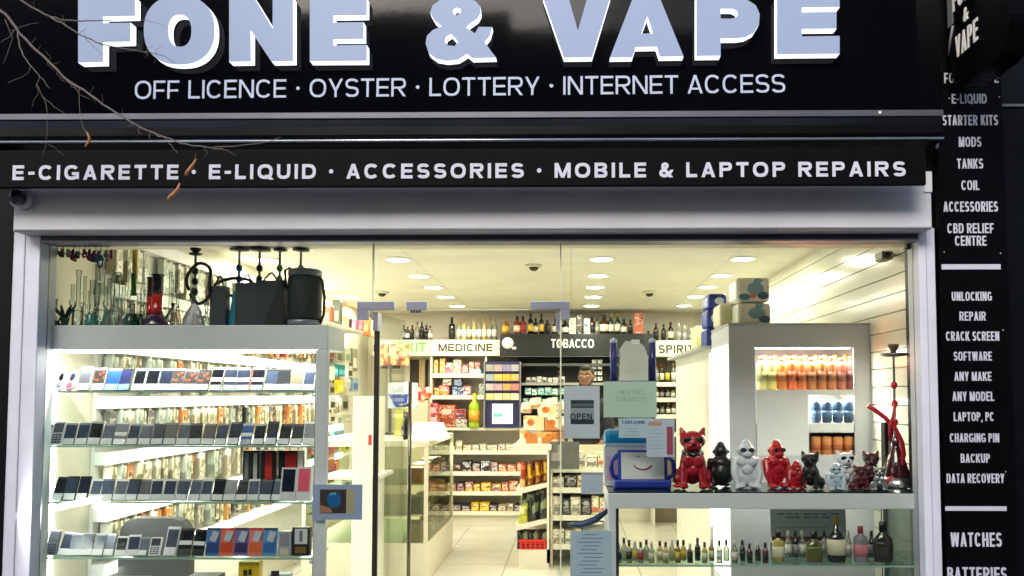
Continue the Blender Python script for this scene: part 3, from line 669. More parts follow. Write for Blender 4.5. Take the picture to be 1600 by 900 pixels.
L.append((438, 23, 'white', 1, 'boxed', 48)); L.append((463, 23, 'white', 'pink', 'boxed', 49))
rows[2] = L
L = [(52, 17, 'white', 'grey', 'key', 33), (71, 17, 'silver', 'grey', 'key', 36), (90, 19, 'silver', 2, 'std', 34), (108, 18, 'silver', 3, 'std', 32), (126, 17, 'black', 2, 'full', 32), (143, 17, 'silver', 2, 'std', 32), (161, 17, 'silver', 3, 'std', 32), (179, 17, 'white', 0, 'home', 28), (198, 18, 'white', 2, 'home', 30), (214, 15, 'silver', 3, 'std', 27), (232, 17, 'white', 1, 'key', 27), (255, 20, 'white', 2, 'home', 42), (277, 20, 'black', 0, 'duo', 40), (299, 18, 'black', 0, 'duo', 38)]
rows[3] = L
for r, L in enumerate(rows):
    for n, (px, wp, b_, s_, st, hp) in enumerate(L):
        phone(r, n+1, px, wp, b_, s_, st, hp, tilt=10 if st == 'boxed' else 20)
# carded phones / sim boxes on the lowest shelf
CARDS = [((70, 120, 190), (30, 70, 140), 'blue'), ((236, 120, 90), (220, 70, 40), 'orange red'), ((130, 110, 180), (50, 36, 90), 'purple'), ((236, 130, 120), (232, 100, 40), 'coral orange'), ((80, 150, 210), (40, 100, 170), 'light blue')]
for i, (c1, c2, nm) in enumerate(CARDS):
    x0, x1, z0, z1 = rect(320.5+i*22.3, 826, 342+i*22.3, 868, CY0+.05); h = z1-z0+.004; w_ = x1-x0
    o = thing('phone_case_pack', f'{nm} carded phone pack, {nth(i+1)} from left of five on lowest shelf', 'phone pack', ((x0+x1)/2, CY0+.05, SH[3]+.0005), 'carded packs on the lowest shelf', rx=-R(8))
    MB().box(-w_/2, w_/2, 0, .012, 0, h, M(c1, .4), bev=.001).build('card', o)
    MB().box(-w_/2+.004, w_/2-.004, -.001, 0, h*.12, h*.46, M(c2, .35)).build('lower_print', o)
    MB().box(-w_/2+.002, w_/2-.002, -.0012, 0, h*.93, h, M((40, 30, 60) if i % 2 == 0 else (214, 50, 50), .4)).build('header', o)
    MB().box(-.016, .016, -.008, -.001, h*.5, h*.86, M((200, 206, 220), .15), mx=Matrix.Rotation(R(18), 4, 'Y') @ Matrix.Translation((-.02, 0, 0))).build('phone_picture', o)
def simple_box(name, label, cat, px0, py0, px1, py1, Y, dep, mats, group=None, base=None, front=None):
    """upright carton: body plus printed front panel(s) given as fractions (x0,z0,x1,z1,mat,partname)"""
    x0, x1, z0, z1 = rect(px0, py0, px1, py1, Y)
    if base is not None: z0 = base
    t = thing(name, label, cat, ((x0+x1)/2, Y, z0), group); w_ = x1-x0; h = z1-z0
    MB().box(-w_/2, w_/2, 0, dep, 0, h, mats, bev=min(.003, w_*.05)).build('carton', t)
    for i, (a, b_, c_, d_, m, nm) in enumerate(front or ()):
        MB().box(-w_/2+a*w_, -w_/2+c_*w_, -.0012-.0007*i, 0, b_*h, d_*h, m).build(nm, t)
    return t
simple_box('accessory_box', 'pale grey translucent accessory box left of the black and gold box', 'box', 434, 830, 455, 868, CY0+.05, .03, M((178, 182, 190), .25), base=SH[3]+.0005, front=[(.15, .4, .85, .9, M((150, 154, 164), .2), 'window'), (.2, .06, .8, .3, M((222, 212, 190), .4), 'printed_label')])
simple_box('accessory_box', 'black and gold device box with white panel, right end of lowest shelf', 'box', 456, 824, 484, 868, CY0+.05, .035, M((22, 20, 22), .3), base=SH[3]+.0005, front=[(.16, .42, .86, .95, M((226, 224, 228), .35), 'picture_panel'), (.42, .5, .6, .88, M((120, 116, 140), .3), 'picture'), (.2, .1, .8, .32, M((150, 120, 50), .3, .4), 'printed_label')])
for i, (a, e, cc, nm) in enumerate(((379, 391, (60, 56, 58), 'dark grey'), (392, 405, (24, 20, 28), 'black and white'), (407, 431, (40, 26, 28), 'tall red panelled'), (434, 473, (28, 24, 28), 'red and white panelled'))):
    simple_box('phone_case_box', f'{nm} phone case box standing behind the phones on the third shelf', 'box', a, 704, e, 748, CY0+.14, .03, M(cc, .3), 'case boxes behind the third row of phones', base=SH[2]+.0005, front=[(.3, .1, .75, .95, M(((150, 150, 150), (214, 210, 210), (208, 50, 36), (206, 48, 38))[i], .3), 'printed_panel')] + ([(.8, .0, 1, 1, M((225, 222, 222), .3), 'printed_edge')] if i == 3 else []))
simple_box('earphone_box', 'yellow earphone carton with black earbuds at the foot of the left cabinet', 'box', 372, 878, 404, 935, CY0+.06, .05, M((236, 196, 20), .35), front=[(.25, .62, .45, .78, BLACK, 'earbud'), (.5, .64, .66, .8, BLACK, 'earbud')])
simple_box('charger_box', 'white charger box with black clip at the foot of the left cabinet', 'box', 420, 897, 452, 940, CY0+.06, .05, M((206, 212, 218), .35), front=[(.1, .9, .5, 1.12, BLACK, 'clip')])
t = thing('office_chair', 'dark grey rounded chair back seen behind the phones of the lowest shelf', 'chair', (P(240, 840, .62).x, .62, 0))
x0, x1, z0, z1 = rect(184, 810, 294, 900, .62); w_ = (x1-x0)/2
MB().prism([(w_*a, z0+(z1-z0)*b_) for a, b_ in ((-1, 0), (1, 0), (1, .65), (.93, .84), (.78, .96), (.5, 1), (-.5, 1), (-.78, .96), (-.93, .84), (-1, .65))], 0, .07, M((64, 66, 64), .8, bump=.2)).build('backrest', t)
MB().box(-w_, w_, .02, .45, .43, .5, M((58, 60, 60), .8)).build('seat', t)
for k in range(4):
    a = R(45+90*k); MB().cyl((w_*.8*math.cos(a), .24+.18*math.sin(a), 0), (w_*.8*math.cos(a), .24+.18*math.sin(a), .43), .012, M((40, 40, 42), .4)).build('leg', t)

# ================================================================== ACCESSORY WALL (left wall, running back from the window)
t = thing('accessory_wall_rack', 'white slatted wall rack with bright lit rails running back along the left wall', 'wall rack', (XL+.001, .55, 0)); 
RZ = [2.4, 2.1, 1.79, 1.49, 1.19, .89, .6]; RY1 = 4.2
MB().box(0, .02, 0, RY1, .2, 2.5, M((226, 224, 212), .5)).build('backboard', t)
for z in RZ:
    s = MB().box(.02, .09, 0, RY1, z-.012, z+.055, M((240, 240, 238), .4)).build('rail', t)
    if z > 2.05: continue
    MB().box(.091, .095, 0, RY1, z-.006, z+.05, GLOW((255, 253, 244), .8)).build('glow_strip', s)
    ld = bpy.data.lights.new('lamp', 'AREA'); ld.shape = 'RECTANGLE'; ld.size = .03; ld.size_y = RY1; ld.energy = 2.4*LAMP; ld.color = (1, .98, .92)
    lo = bpy.data.objects.new('lamp', ld); COL.objects.link(lo); lo.parent = t; lo.location = (.11, RY1/2, z+.02); lo.rotation_euler = (0, R(-35), 0)
PALS = [[(214, 206, 176), (188, 178, 146), (150, 140, 110), (228, 222, 200)], [(120, 116, 100), (80, 78, 70), (160, 154, 130), (200, 194, 170)], [(206, 198, 160), (160, 150, 96), (110, 104, 70), (226, 220, 196)], [(200, 120, 60), (214, 160, 90), (120, 80, 50), (226, 210, 180)], [(150, 40, 36), (44, 36, 36), (190, 150, 120), (90, 50, 46)], [(70, 76, 80), (40, 44, 50), (120, 124, 124), (30, 32, 36)], [(186, 196, 178), (150, 164, 140), (212, 214, 196), (120, 130, 110)], [(222, 80, 70), (240, 180, 150), (230, 60, 60), (250, 220, 200)]]
PKN = ['cream', 'grey', 'olive and cream', 'orange brown', 'dark red', 'charcoal', 'pale green', 'bright red']
_pk = []
for i, pl in enumerate(PALS):
    pl = [tuple(int(v+(255-v)*(.18 if i in (0, 1, 2, 6) else .06)) for v in q) for q in pl]
    m = PRINT(pl, 26, .25, (1, 1, .35))
    mb = MB().box(-.0, .05, -.045, .045, -.2, -.01, m, bev=.003).box(.05, .0512, -.036, .036, -.16, -.05, PRINT(pl[::-1], 40, .2)).box(.006, .04, -.02, .02, -.01, .004, M((230, 228, 215), .4)); _pk.append(mb.mesh('packet'))
n_by = {}
for r, z in enumerate(RZ[:6]):
    y = .62; n = 0
    while y < .55+RY1-.06:
        dpx = 893+XL*FPX/(CAM_D+y); n += 1
        i = random.choice([0, 0, 6, 2, 6, 6]) if r == 0 else random.choice([0, 0, 1, 2, 2, 6, 6] + ([3, 4, 5, 7] if dpx > 340 else [])) if random.random() < .9 else 3
        if random.random() < .9:
            o = obj('case_packet', _pk[i], None, (XL+.022+random.uniform(0, .02), y, z-.02)); o.scale = (random.uniform(.7, 1.4), random.uniform(.5, .8), random.uniform(.8, 1.12))
            tag(o, f'{PKN[i]} phone case packet, {nth(n)} from the window on the {["topmost", "second", "third", "fourth", "fifth", "lowest"][r]} rail', 'case packet', 'packets hanging along the left wall')
        y += random.uniform(.068, .1)
# ================================================================== ON TOP OF THE PHONE CABINET
TZ1 = cz1 + .001
CLEAR = GLASS((244, 250, 246), 1.0, .03, .1); TEAL = GLASS((110, 186, 180), .8, .04, .35); GREENG = GLASS((96, 140, 120), .9, .04, .3); DGREEN = GLASS((44, 92, 78), .9, .05, .45)
CHROME = M((150, 152, 158), .2, .9); RUB = M((18, 18, 20), .45)
def at_top(px, Y): return P(px, 506, Y).x
def wp_(name, label, px, w, ytop, Y, prof, mats, extra=None):
    """glass water pipe: profile of (radius fraction, height fraction); mats = list of (part name, z0, z1, material)"""
    x = at_top(px, Y); h = (506-ytop)/SCL(Y); r = w/2/SCL(Y)
    t = thing(name, label, 'water pipe', (x, Y, TZ1), 'glass water pipes on the cabinet')
    for nm, a, e, m in mats:
        pr = [(rr*r, zz*h) for rr, zz in prof if a-1e-6 <= zz <= e+1e-6]
        MB().lathe(pr, m, 20).build(nm, t)
    if extra: extra(t, r, h)
    return t
FLARE = [(1, 0), (1, .02), (.85, .12), (.42, .25), (.38, .3), (.38, .62), (.38, .8), (.38, .97), (.46, .98), (.46, 1)]
def stem_ex(m):
    def f(t, r, h): MB().cyl((r*.5, 0, h*.12), (r*1.25, -.01, h*.36), .004, m).lathe([(.003, 0), (.011, .02)], m, 10, c=(r*1.25, -.01, h*.36)).build('side_stem', t)
    return f
RED = M((190, 22, 26), .12, coat=.5); PURP = M((58, 30, 66), .15, coat=.5); BLK2 = M((22, 18, 24), .15, coat=.4); BRN = M((104, 44, 34), .18, coat=.4)
wp_('water_pipe', 'red and black banded glass water pipe with flared purple base', 245, 42, 423, .17, FLARE, [('base', 0, .25, PURP), ('lower_tube', .25, .62, RED), ('upper_tube', .62, 1, BLK2)], stem_ex(BLK2))
wp_('water_pipe', 'brown and red glass water pipe just left of the red black one', 234, 26, 426, .22, FLARE, [('base', 0, .25, PURP), ('lower_tube', .25, .62, RED), ('upper_tube', .62, 1, BRN)])
wp_('water_pipe', 'clear glass water pipe with teal base, left on the cabinet', 143, 20, 432, .17, [(1, 0), (1, .14), (.7, .17), (.95, .24), (.6, .27), (.4, .32), (.4, .97), (.5, 1)], [('base', 0, .27, TEAL), ('tube', .27, 1, CLEAR)])
wp_('water_pipe', 'small dark green glass water pipe with short spout', 206, 24, 470, .15, [(1, 0), (1, .1), (.75, .5), (.6, .55), (.34, .6), (.34, 1)], [('base', 0, .55, DGREEN), ('tube', .55, 1, CLEAR)], stem_ex(DGREEN))
wp_('water_pipe', 'small clear glass water pipe at the far left end', 84, 22, 462, .17, FLARE, [('base', 0, .25, GREENG), ('tube', .25, 1, CLEAR)], stem_ex(RUB))
def leaves(t, r, h):
    mb = MB()
    for k in range(7):
        a = k*.9; p0 = Vector((0, 0, h*.3)); p1 = p0 + Vector((math.cos(a)*r*.8, -.01, h*.3)); p2 = p1 + Vector((math.cos(a)*r*.5, 0, h*.22))
        mb.tube([p0, p1, p2], [.006, .008, .003], GREENG if k % 2 else DGREEN, 8)
    mb.build('curled_arms', t)
wp_('water_pipe', 'grey green curled glass water pipe second from the far left', 101, 30, 464, .17, [(.5, 0), (.5, .03), (.3, .08), (.4, .25), (.3, .4)], [('base', 0, .4, GREENG)], leaves)
for i, (px, w, yt) in enumerate(((121, 16, 415), (131, 12, 424), (158, 20, 410), (169, 14, 428), (181, 22, 418), (192, 14, 440), (216, 14, 452), (272, 18, 430), (226, 12, 446), (265, 12, 418))):
    wp_('water_pipe', f'tall clear glass water pipe, {nth(i+1)} among the plain clear ones' if i < 7 else f'clear glass water pipe {["beside the black spout hookah, left", "partly behind the brown pipe", "right behind the red black pipe"][i-7]}', px, w, yt, .21+.02*(i % 3), FLARE if i % 2 else [(1, 0), (1, .3), (.6, .36), (.4, .4), (.4, .9), (.55, .95), (.55, 1)], [('base', 0, .3 if not i % 2 else .25, CLEAR), ('tube', .3 if not i % 2 else .25, 1, CLEAR)], stem_ex(CLEAR) if i % 3 == 0 else None)
for i, (px, w, yt, tint) in enumerate(((112, 14, 436, CLEAR), (138, 10, 446, GREENG), (150, 16, 404, CLEAR), (164, 12, 440, TEAL), (175, 12, 405, CLEAR), (187, 12, 450, GREENG), (200, 10, 412, CLEAR), (222, 12, 408, CLEAR), (277, 12, 412, CLEAR), (322, 12, 440, CLEAR))):
    wp_('water_pipe', f'{"clear" if tint is CLEAR else "greenish" if tint is GREENG else "teal"} beaker shaped pipe in the back row on the cabinet, {nth(i+1)} from left', px, w, yt, .27+.012*(i % 3), [(1, 0), (1, .08), (.5, .3), (.36, .36), (.36, .5), (.62, .55), (.62, .62), (.36, .67), (.36, .96), (.5, 1)], [('base', 0, .36, tint), ('tube', .36, 1, CLEAR)], stem_ex(CLEAR) if i % 2 else None)
def hookah(name, label, px, base_y, top_y, Y, z, glass, bead, hosem, trayw, group=None, base_w=40, hose=None, plate=M((28, 26, 28), .3), headm=None):
    s = SCL(Y); x = P(px, 600, Y).x; h = (base_y-top_y)/s; r = base_w/2/s
    t = thing(name, label, 'hookah', (x, Y, z), group)
    MB().lathe([(r, 0), (r, .006), (r*.92, .02), (r*.9, h*.1), (r*.6, h*.2), (r*.3, h*.27), (r*.25, h*.31)], glass, 24).build('vase', t)
    mb = MB().lathe([(r*.3, h*.3), (r*.3, h*.33), (.007, h*.35), (.006, h*.9), (.012, h*.92)], CHROME, 14); mb.build('stem', t)
    mb = MB()
    for k in range(3): mb.ball((0, 0, h*(.45+.13*k)), (.016, .016, .02), bead, seg=12, rings=8)
    mb.build('beads', t)
    MB().lathe([(.004, h*.905), (trayw/2/s, h*.92), (trayw/2/s, h*.935), (.004, h*.93)], plate, 24).build('tray', t)
    MB().lathe([(.012, h*.93), (.013, h*.95), (.026, h*.985), (.026, h), (.018, h*.99)], headm or M((70, 52, 44), .5), 16).build('bowl', t)
    if hose: MB().tube([Vector((0, 0, 0)) + Vector(p) for p in hose], .008, hosem, 10).build('hose', t)
    return t
def loop(cx_, cz_, rx, rz, y=-.03, n=22, a0=200, a1=-150): return [(cx_+rx*(1+.16*math.sin(i*.9))*math.cos(R(a0+(a1-a0)*i/n)), y-.012*math.sin(i*.5), cz_+rz*math.sin(R(a0+(a1-a0)*i/n))) for i in range(n+1)]
hookah('hookah', 'clear glass hookah with black stem and looping black hose', 301, 506, 381, .19, TZ1, GLASS((214, 214, 226), .9, .04, .3), RUB, RUB, 20, 'hookahs on the cabinet', 36, loop(.04, .21, .055, .1), headm=RUB)
hookah('hookah', 'blue beaded hookah with black tray behind the charcoal bags', 370, 506, 372, .25, TZ1, M((38, 120, 170), .2), GLASS((90, 130, 190), .9, .03, .3), RUB, 30, 'hookahs on the cabinet', 26, loop(.0, .2, .09, .045))
hookah('hookah', 'dark beaded hookah with black tray behind the bags', 402, 506, 372, .26, TZ1, M((50, 54, 60), .2), M((52, 44, 36), .2), RUB, 34, 'hookahs on the cabinet', 26, loop(-.02, .18, .06, .04))
hookah('hookah', 'slim green stemmed hookah left of the barrel speaker', 434, 506, 372, .27, TZ1, M((60, 150, 60), .25), M((110, 170, 110), .25), M((60, 70, 60), .4), 22, 'hookahs on the cabinet', 26, loop(-.01, .17, .05, .04))
hookah('hookah', 'slim blue stemmed hookah behind the barrel speaker', 467, 506, 372, .28, TZ1, M((70, 110, 170), .25), M((120, 150, 190), .25), M((60, 70, 60), .4), 26, 'hookahs on the cabinet', 26)
def bag(label, px0, py0, px1, Y, mat, gusset=None, handle=True, taper=0, dep=.07):
    x0, x1, z0, z1 = rect(px0, py0, px1, 506, Y); w_ = (x1-x0)/2; h = z1-TZ1
    t = thing('carrier_bag', label, 'bag', ((x0+x1)/2, Y, TZ1), 'bags on the cabinet')
    MB().prism([(-w_+taper, 0), (w_-taper*.2, 0), (w_, h), (-w_*(1-.0)+taper*3, h)], 0, dep, mat).build('body', t)
    if gusset: MB().prism([(-w_*.35, .0), (w_*.98, 0), (w_*.98, h*.99), (w_*.7, h*.97)], -.004, -.0005, gusset).build('side_fold', t)
    if handle:
        hh = MB(); hk_ = random.uniform(.03, .055); hh.tube([(-w_*.1-w_*.5*math.cos(math.pi*q_/10), .02+.01*math.sin(q_), h-.012+hk_*math.sin(math.pi*q_/10)*(1+.25*math.sin(q_*1.3))) for q_ in range(11)], .0045, RUB); hh.build('handle', t)
    return t
CH = M((46, 52, 62), .55, var=.15, bump=.05)
bag('narrow charcoal carrier bag, leftmost of the bags on the cabinet', 328, 447, 352, .16, CH, dep=.05)
bag('charcoal carrier bag in the middle of the bags', 367, 442, 399, .155, CH, dep=.06)
bag('wide charcoal carrier bag with black diagonal side fold', 399, 438, 443, .15, M((40, 46, 58), .55), M((12, 12, 15), .6), dep=.06)
bag('thin turquoise bag wedged between two charcoal bags', 352, 455, 372, .2, M((30, 150, 176), .45), None, False, .012, .02)
# barrel speaker with strap
x0, x1, z0, z1 = rect(451, 421, 502, 506, .19); r = (x1-x0)/2; h = z1-TZ1
t = thing('barrel_speaker', 'black barrel shaped speaker with grey end rings and carrying strap', 'speaker', ((x0+x1)/2, .19, TZ1))
MB().lathe([(r*.98, h*.12), (r, h*.16), (r, h*.82), (r*.98, h*.86)], M((20, 26, 26), .6, bump=.4, vs=60), 32).build('grille', t)
RINGM = M((128, 134, 142), .35, .4)
for a, e in ((.02, .119), (.861, .99)):
    MB().lathe([(r*.9, h*a), (r*1.0, h*(a+.02)), (r*1.0, h*(e-.02)), (r*.9, h*e)], RINGM, 32).build('end_ring', t)
MB().tube([(r*.9, -.01, h*.85), (r*1.12, -.02, h*.8), (r*1.28, -.02, h*.5), (r*1.25, -.02, h*.2), (r*1.0, -.01, h*.06)], .007, RUB).build('strap', t)
MB().tube([(-r*.9, -.01, h*.62), (-r*1.15, -.01, h*.75), (-r*1.2, -.01, h*.98), (-r*.95, -.01, h*1.02), (-r*.7, 0, h*.95)], .007, RUB).build('clip', t)
# trinkets hung under the window head
HZ = WT-.002
TR = [(90, 398, (40, 36, 34), 'black'), (99, 402, (30, 30, 30), 'black looped'), (108, 400, (180, 176, 170), 'silver'), (115, 408, (206, 70, 50), 'orange red'), (124, 404, (60, 130, 60), 'green'), (133, 402, (190, 60, 90), 'pink'), (141, 408, (210, 60, 90), 'raspberry'), (150, 410, (50, 70, 130), 'navy'), (158, 418, (40, 130, 190), 'sky blue'), (167, 404, (160, 150, 170), 'lilac')]
for i, (px, yb, cc, nm) in enumerate(TR):
    q0 = P(px, 378, .12); q1 = P(px, yb, .12); m = M(cc, .3)
    t = thing('keyring', f'{nm} keyring trinket hanging inside the window head, {nth(i+1)} from left', 'keyring', (q0.x, .12, HZ), 'trinkets hanging in the window')
    dz = q1.z-HZ
    MB().tube([(0, 0, .0), (.002, 0, dz*.5)], .0015, M((60, 60, 60), .4)).build('cord', t)
    if i % 3 == 0: MB().lathe([(.002, dz), (.012, dz+.006), (.015, dz*.75), (.008, dz*.5), (.003, dz*.45)], m, 10).build('charm', t)
    elif i % 3 == 1: MB().box(-.013, .011, -.006, .006, dz, dz*.42, m, mx=Matrix.Rotation(R(9), 4, 'Y'), bev=.003).build('charm', t)
    else: MB().tube([(0, 0, dz*.4), (.012, 0, dz*.6), (.008, 0, dz*.9), (-.006, 0, dz), (-.013, 0, dz*.75), (-.004, 0, dz*.45)], .0055, m, 8).build('charm', t)
    MB().box(.006, .02, .01, .016, dz*(.7+.3*(i % 2)), dz*.2, M(TR[(i*7+3) % 10][2], .35), mx=Matrix.Rotation(R(-12+7*(i % 4)), 4, 'Y'), bev=.002).build('tassel', t)
    MB().ball((0, -.004, dz*.62), (.009, .006, .01), M(tuple(min(255, v+50) for v in cc), .3), seg=10, rings=7).build('bead', t)
MB_ = MB(); a = P(84, 379, .12); e = P(172, 379, .12)
tag(MB().cyl((a.x, .12, HZ+.004), (e.x, .12, HZ+.004), .004, CHROME).build('hanging_rod'), 'thin metal rod the trinkets hang from at the window head', 'rod')
for i, (px, y0, y1, c1, nm) in enumerate(((211, 392, 428, (226, 190, 70), 'yellow'), (209, 428, 462, (50, 140, 40), 'green'))):
    q0 = P(px, y0, .2); q1 = P(px, y1, .2)
    tag(MB().cyl(q1, q0, .012, M(c1, .15), 14).cyl(q0, (q0.x, q0.y, HZ if i == 0 else q0.z+.004), .0012, M((90, 90, 90), .4), 6).build('hanging_tube'), f'{nm} glossy tube hanging beside the clear water pipes', 'tube')

# ================================================================== LEFT SIDE OF THE SHOP, BEHIND THE CABINET
def wall_item(label, cat, name, px, py0, py1, dpx, mat, X=XL+.13, dep=.04, group=None, extra=None):
    q = PX(px, (py0+py1)/2, X); s = FPX/(q.y+CAM_D); h = (py1-py0)/s; ln = max(.03, dpx/ (abs(X)*FPX/(q.y+CAM_D)**2))
    o = MB().box(-dep/2, dep/2, -ln/2, ln/2, 0, h, mat, bev=.004)
    if extra: o.box(dep/2+.0002, dep/2+.001, -ln*.35, ln*.35, h*.15, h*.6, extra)
    o = o.build(name, None, (X, q.y, q.z-h/2)); tag(o, label, cat, group); return o
for i, (px, a, e, d, cc, nm, ex) in enumerate(((516, 545, 560, 8, (190, 60, 60), 'red', (30, 30, 30)), (528, 543, 566, 10, (150, 150, 130), 'grey clock faced', (70, 70, 60)), (541, 545, 566, 9, (190, 196, 170), 'pale green', (140, 150, 130)), (552, 545, 580, 8, (130, 124, 100), 'olive', (220, 220, 200)), (516, 573, 594, 9, (226, 226, 200), 'cream', (240, 240, 230)), (531, 570, 588, 11, (30, 120, 124), 'teal', (90, 190, 200)), (545, 572, 590, 8, (206, 208, 190), 'white', (60, 50, 40)), (516, 598, 616, 8, (160, 156, 130), 'brownish', (30, 30, 30)), (530, 594, 614, 10, (220, 204, 40), 'bright yellow', (236, 226, 120)), (541, 592, 606, 8, (220, 220, 208), 'off white', (190, 190, 180)), (553, 590, 612, 9, (150, 176, 196), 'pale blue', (60, 100, 160)), (517, 620, 640, 9, (206, 204, 186), 'cable coil', (60, 56, 50)), (537, 618, 642, 10, (150, 146, 120), 'black cable coil', (30, 30, 28)), (517, 645, 660, 8, (196, 192, 170), 'small cream', (60, 60, 56)), (528, 646, 662, 8, (216, 214, 196), 'small white', (150, 150, 140)), (541, 648, 660, 9, (180, 178, 150), 'small olive', (210, 210, 190)), (527, 672, 686, 16, (120, 176, 204), 'sky blue', (20, 26, 30)), (540, 678, 705, 7, (200, 186, 60), 'yellow green', (60, 60, 40)), (515, 690, 735, 10, (220, 110, 160), 'tall pink', (250, 150, 60)))):
    wall_item(f'{nm} accessory packet hanging on the left wall beyond the cabinet, {nth(i+1)}', 'accessory packet', 'accessory_packet', px, a, e, d, M(cc, .3, var=.25, vs=30), group='accessory packets beyond the cabinet', extra=M(ex, .3))
# shelf on top of the rack with goods
q0 = PX(505, 540, XL+.2); 
tag(MB().box(XL+.002, XL+.32, 2.4, 4.7, 2.215, 2.235, CREAM).build('top_shelf'), 'cream shelf along the top of the left accessory rack', 'shelf')
for i, (px, a, e, w_, cc, nm) in enumerate(((513, 495, 524, 16, (150, 70, 50), 'brown bottle shaped'), (527, 480, 522, 10, (90, 96, 84), 'olive tall'), (538, 500, 521, 8, (210, 190, 140), 'cream'), (543, 505, 523, 6, (26, 24, 24), 'black'), (553, 500, 520, 12, (206, 100, 130), 'pink'), (562, 502, 522, 8, (186, 130, 150), 'mauve'), (573, 498, 526, 9, (210, 120, 70), 'orange'), (580, 500, 526, 9, (196, 170, 110), 'gold'))):
    q = PX(px, 540, XL+.2); s = FPX/(q.y+CAM_D); h = (e-a)/s
    t = thing('shelf_carton', f'{nm} pack standing on the high left shelf, {nth(i+1)} from the window', 'pack', (XL+.2, q.y, 2.2355), 'packs on the high left shelf')
    MB().box(-.04, .04, -w_/s/2-.02, w_/s/2, 0, h, M(cc, .35, var=.3, vs=25), bev=.006).build('pack', t)
    MB().box(-.025, .025, -w_/s/2-.0213, -w_/s/2-.0202, h*.2, h*.6, M(tuple(min(255, v+60) for v in cc), .35)).build('printed_label', t)

# glass sales counter on the left
CX1 = -1.2; Y0, Y1 = 2.9, 4.3; ch = 1.17
t = thing('glass_counter', 'cream framed glass sales counter left of the doorway', 'counter', ((CX1-.55), Y0, 0)); c = t.location.copy()
CR = M((222, 216, 192), .4, var=.05)
MB().box(-.5, .55, 0, Y1-Y0, ch-.05, ch, CR, bev=.004).build('counter_top', t)
MB().box(-.5, .55, .01, Y1-Y0, 0, .32, CR).build('base', t)
for x in (-.5, .52):
    for y in (.01, Y1-Y0-.03): MB().box(x, x+.03, y, y+.03, .321, ch-.051, CR).build('post', t)
MB().box(.535, .54, .045, Y1-Y0-.04, .321, ch-.051, GLASS((236, 240, 226), .6)).build('glass_front', t)
MB().box(-.465, .515, .018, .023, .321, ch-.051, GLASS((236, 240, 226), .6)).build('glass_end', t)
for z in (.55, .8): MB().box(-.46, .51, .03, Y1-Y0-.05, z, z+.01, GLASS((220, 232, 220), .6)).build('glass_shelf', t)
ld = bpy.data.lights.new('lamp', 'AREA'); ld.shape = 'RECTANGLE'; ld.size = .05; ld.size_y = 1.2; ld.energy = 5*LAMP; ld.color = (1, .95, .78)  # area light added inside the counter to brighten the goods
lo = bpy.data.objects.new('lamp', ld); COL.objects.link(lo); lo.parent = t; lo.location = (.4, .7, ch-.06)
MB().box(.37, .43, .1, 1.3, ch-.058, ch-.0505, GLOW((255, 248, 225), 2)).build('glow_strip', t)  # glowing strip added along with that area light
for r, z in enumerate((.321, .561, .811)):
    for k in range(7):
        cc = random.choice([(120, 112, 90), (170, 160, 130), (206, 198, 170), (70, 66, 60), (160, 110, 80), (196, 176, 120)])
        o = MB().box(-.06, .06, -.06, .06, 0, random.uniform(.1, .17), M(cc, .4, var=.3, vs=30), bev=.004).build('counter_carton', None, (CX1-.12, Y0+.12+k*.18, z))
        tag(o, f'small carton in the glass counter, {nth(k+1)} from the street on the {["bottom", "middle", "upper"][r]} level', 'carton', 'cartons in the glass counter')
# tall white carton, cat figure and papers on the counter
x0, x1, z0, z1 = rect(551, 619, 582, 716, 2.4)
t = thing('white_stand', 'tall white display box with a small red mark beside the door seal', 'display box', ((x0+x1)/2, 2.4, 0))
w_ = (x1-x0)/2
MB().box(-w_, w_, 0, .4, .0, z1, M((236, 234, 224), .4)).build('body', t); MB().box(w_-.03, w_-.005, -.002, 0, z0+.1, z0+.18, M((220, 60, 70), .4)).build('red_mark', t)
MB().box(-w_-.25, w_+.05, .02, .5, .9, .93, M((236, 234, 224), .4)).build('side_shelf', t)
BLKC = M((14, 14, 15), .3)
vs, fs = blob([('e', (0, .01, .05), (.032, .04, .05)), ('e', (0, -.005, .09), (.024, .026, .035)), ('e', (0, -.015, .132), (.024, .024, .022)), ('e', (0, -.038, .127), (.011, .01, .009)), ('c', (-.013, -.02, .08), (-.014, -.028, .008), .008, .009), ('c', (.013, -.02, .08), (.014, -.028, .008), .008, .009), ('c', (-.014, -.012, .148), (-.018, -.012, .168), .008, .002), ('c', (.014, -.012, .148), (.018, -.012, .168), .008, .002), ('c', (.02, .04, .02), (.05, .02, .01), .008, .006)], BLKC, .0045, 3)
q = P(634, 680, Y0+.1)
t = thing('cat_figurine', 'sitting black cat figurine on the cream counter end', 'figurine', (q.x, Y0+.14, ch+.001), rz=R(15)); t.scale = (1.55,)*3
MB().add(vs, fs, BLKC, True).build('body', t); 
mb = MB(); mb.ball((-.009, -.037, .137), .003, M((200, 190, 60), .2), seg=8, rings=6); mb.build('eye', t); mb = MB(); mb.ball((.009, -.037, .137), .003, M((200, 190, 60), .2), seg=8, rings=6); mb.build('eye', t)
t = thing('paper_stack', 'slanted white sheet of paper lying on the counter behind the cat', 'paper', (q.x+.13, Y0+.3, ch+.001))
MB().add([(-.12, -.2, .0), (.2, -.2, .0), (.14, .1, .14), (-.12, .1, .14), (-.12, .1, 0), (.2, .1, 0)], [(0, 1, 2, 3), (3, 2, 5, 4), (0, 3, 4), (1, 5, 2), (0, 4, 5, 1)], M((240, 236, 220), .6)).build('sheet', t)
x0, x1, z0, z1 = rect(606, 598, 648, 638, 3.6)
t = thing('printed_carton', 'blue and white printed carton on a stand above the counter', 'carton', ((x0+x1)/2, 3.6, ch+.001)); w_ = (x1-x0)/2; zb = z0-ch-.001
MB().box(-w_, w_, 0, .16, zb, z1-ch, M((196, 204, 216), .35, var=.15, vs=20), bev=.004).build('carton', t)
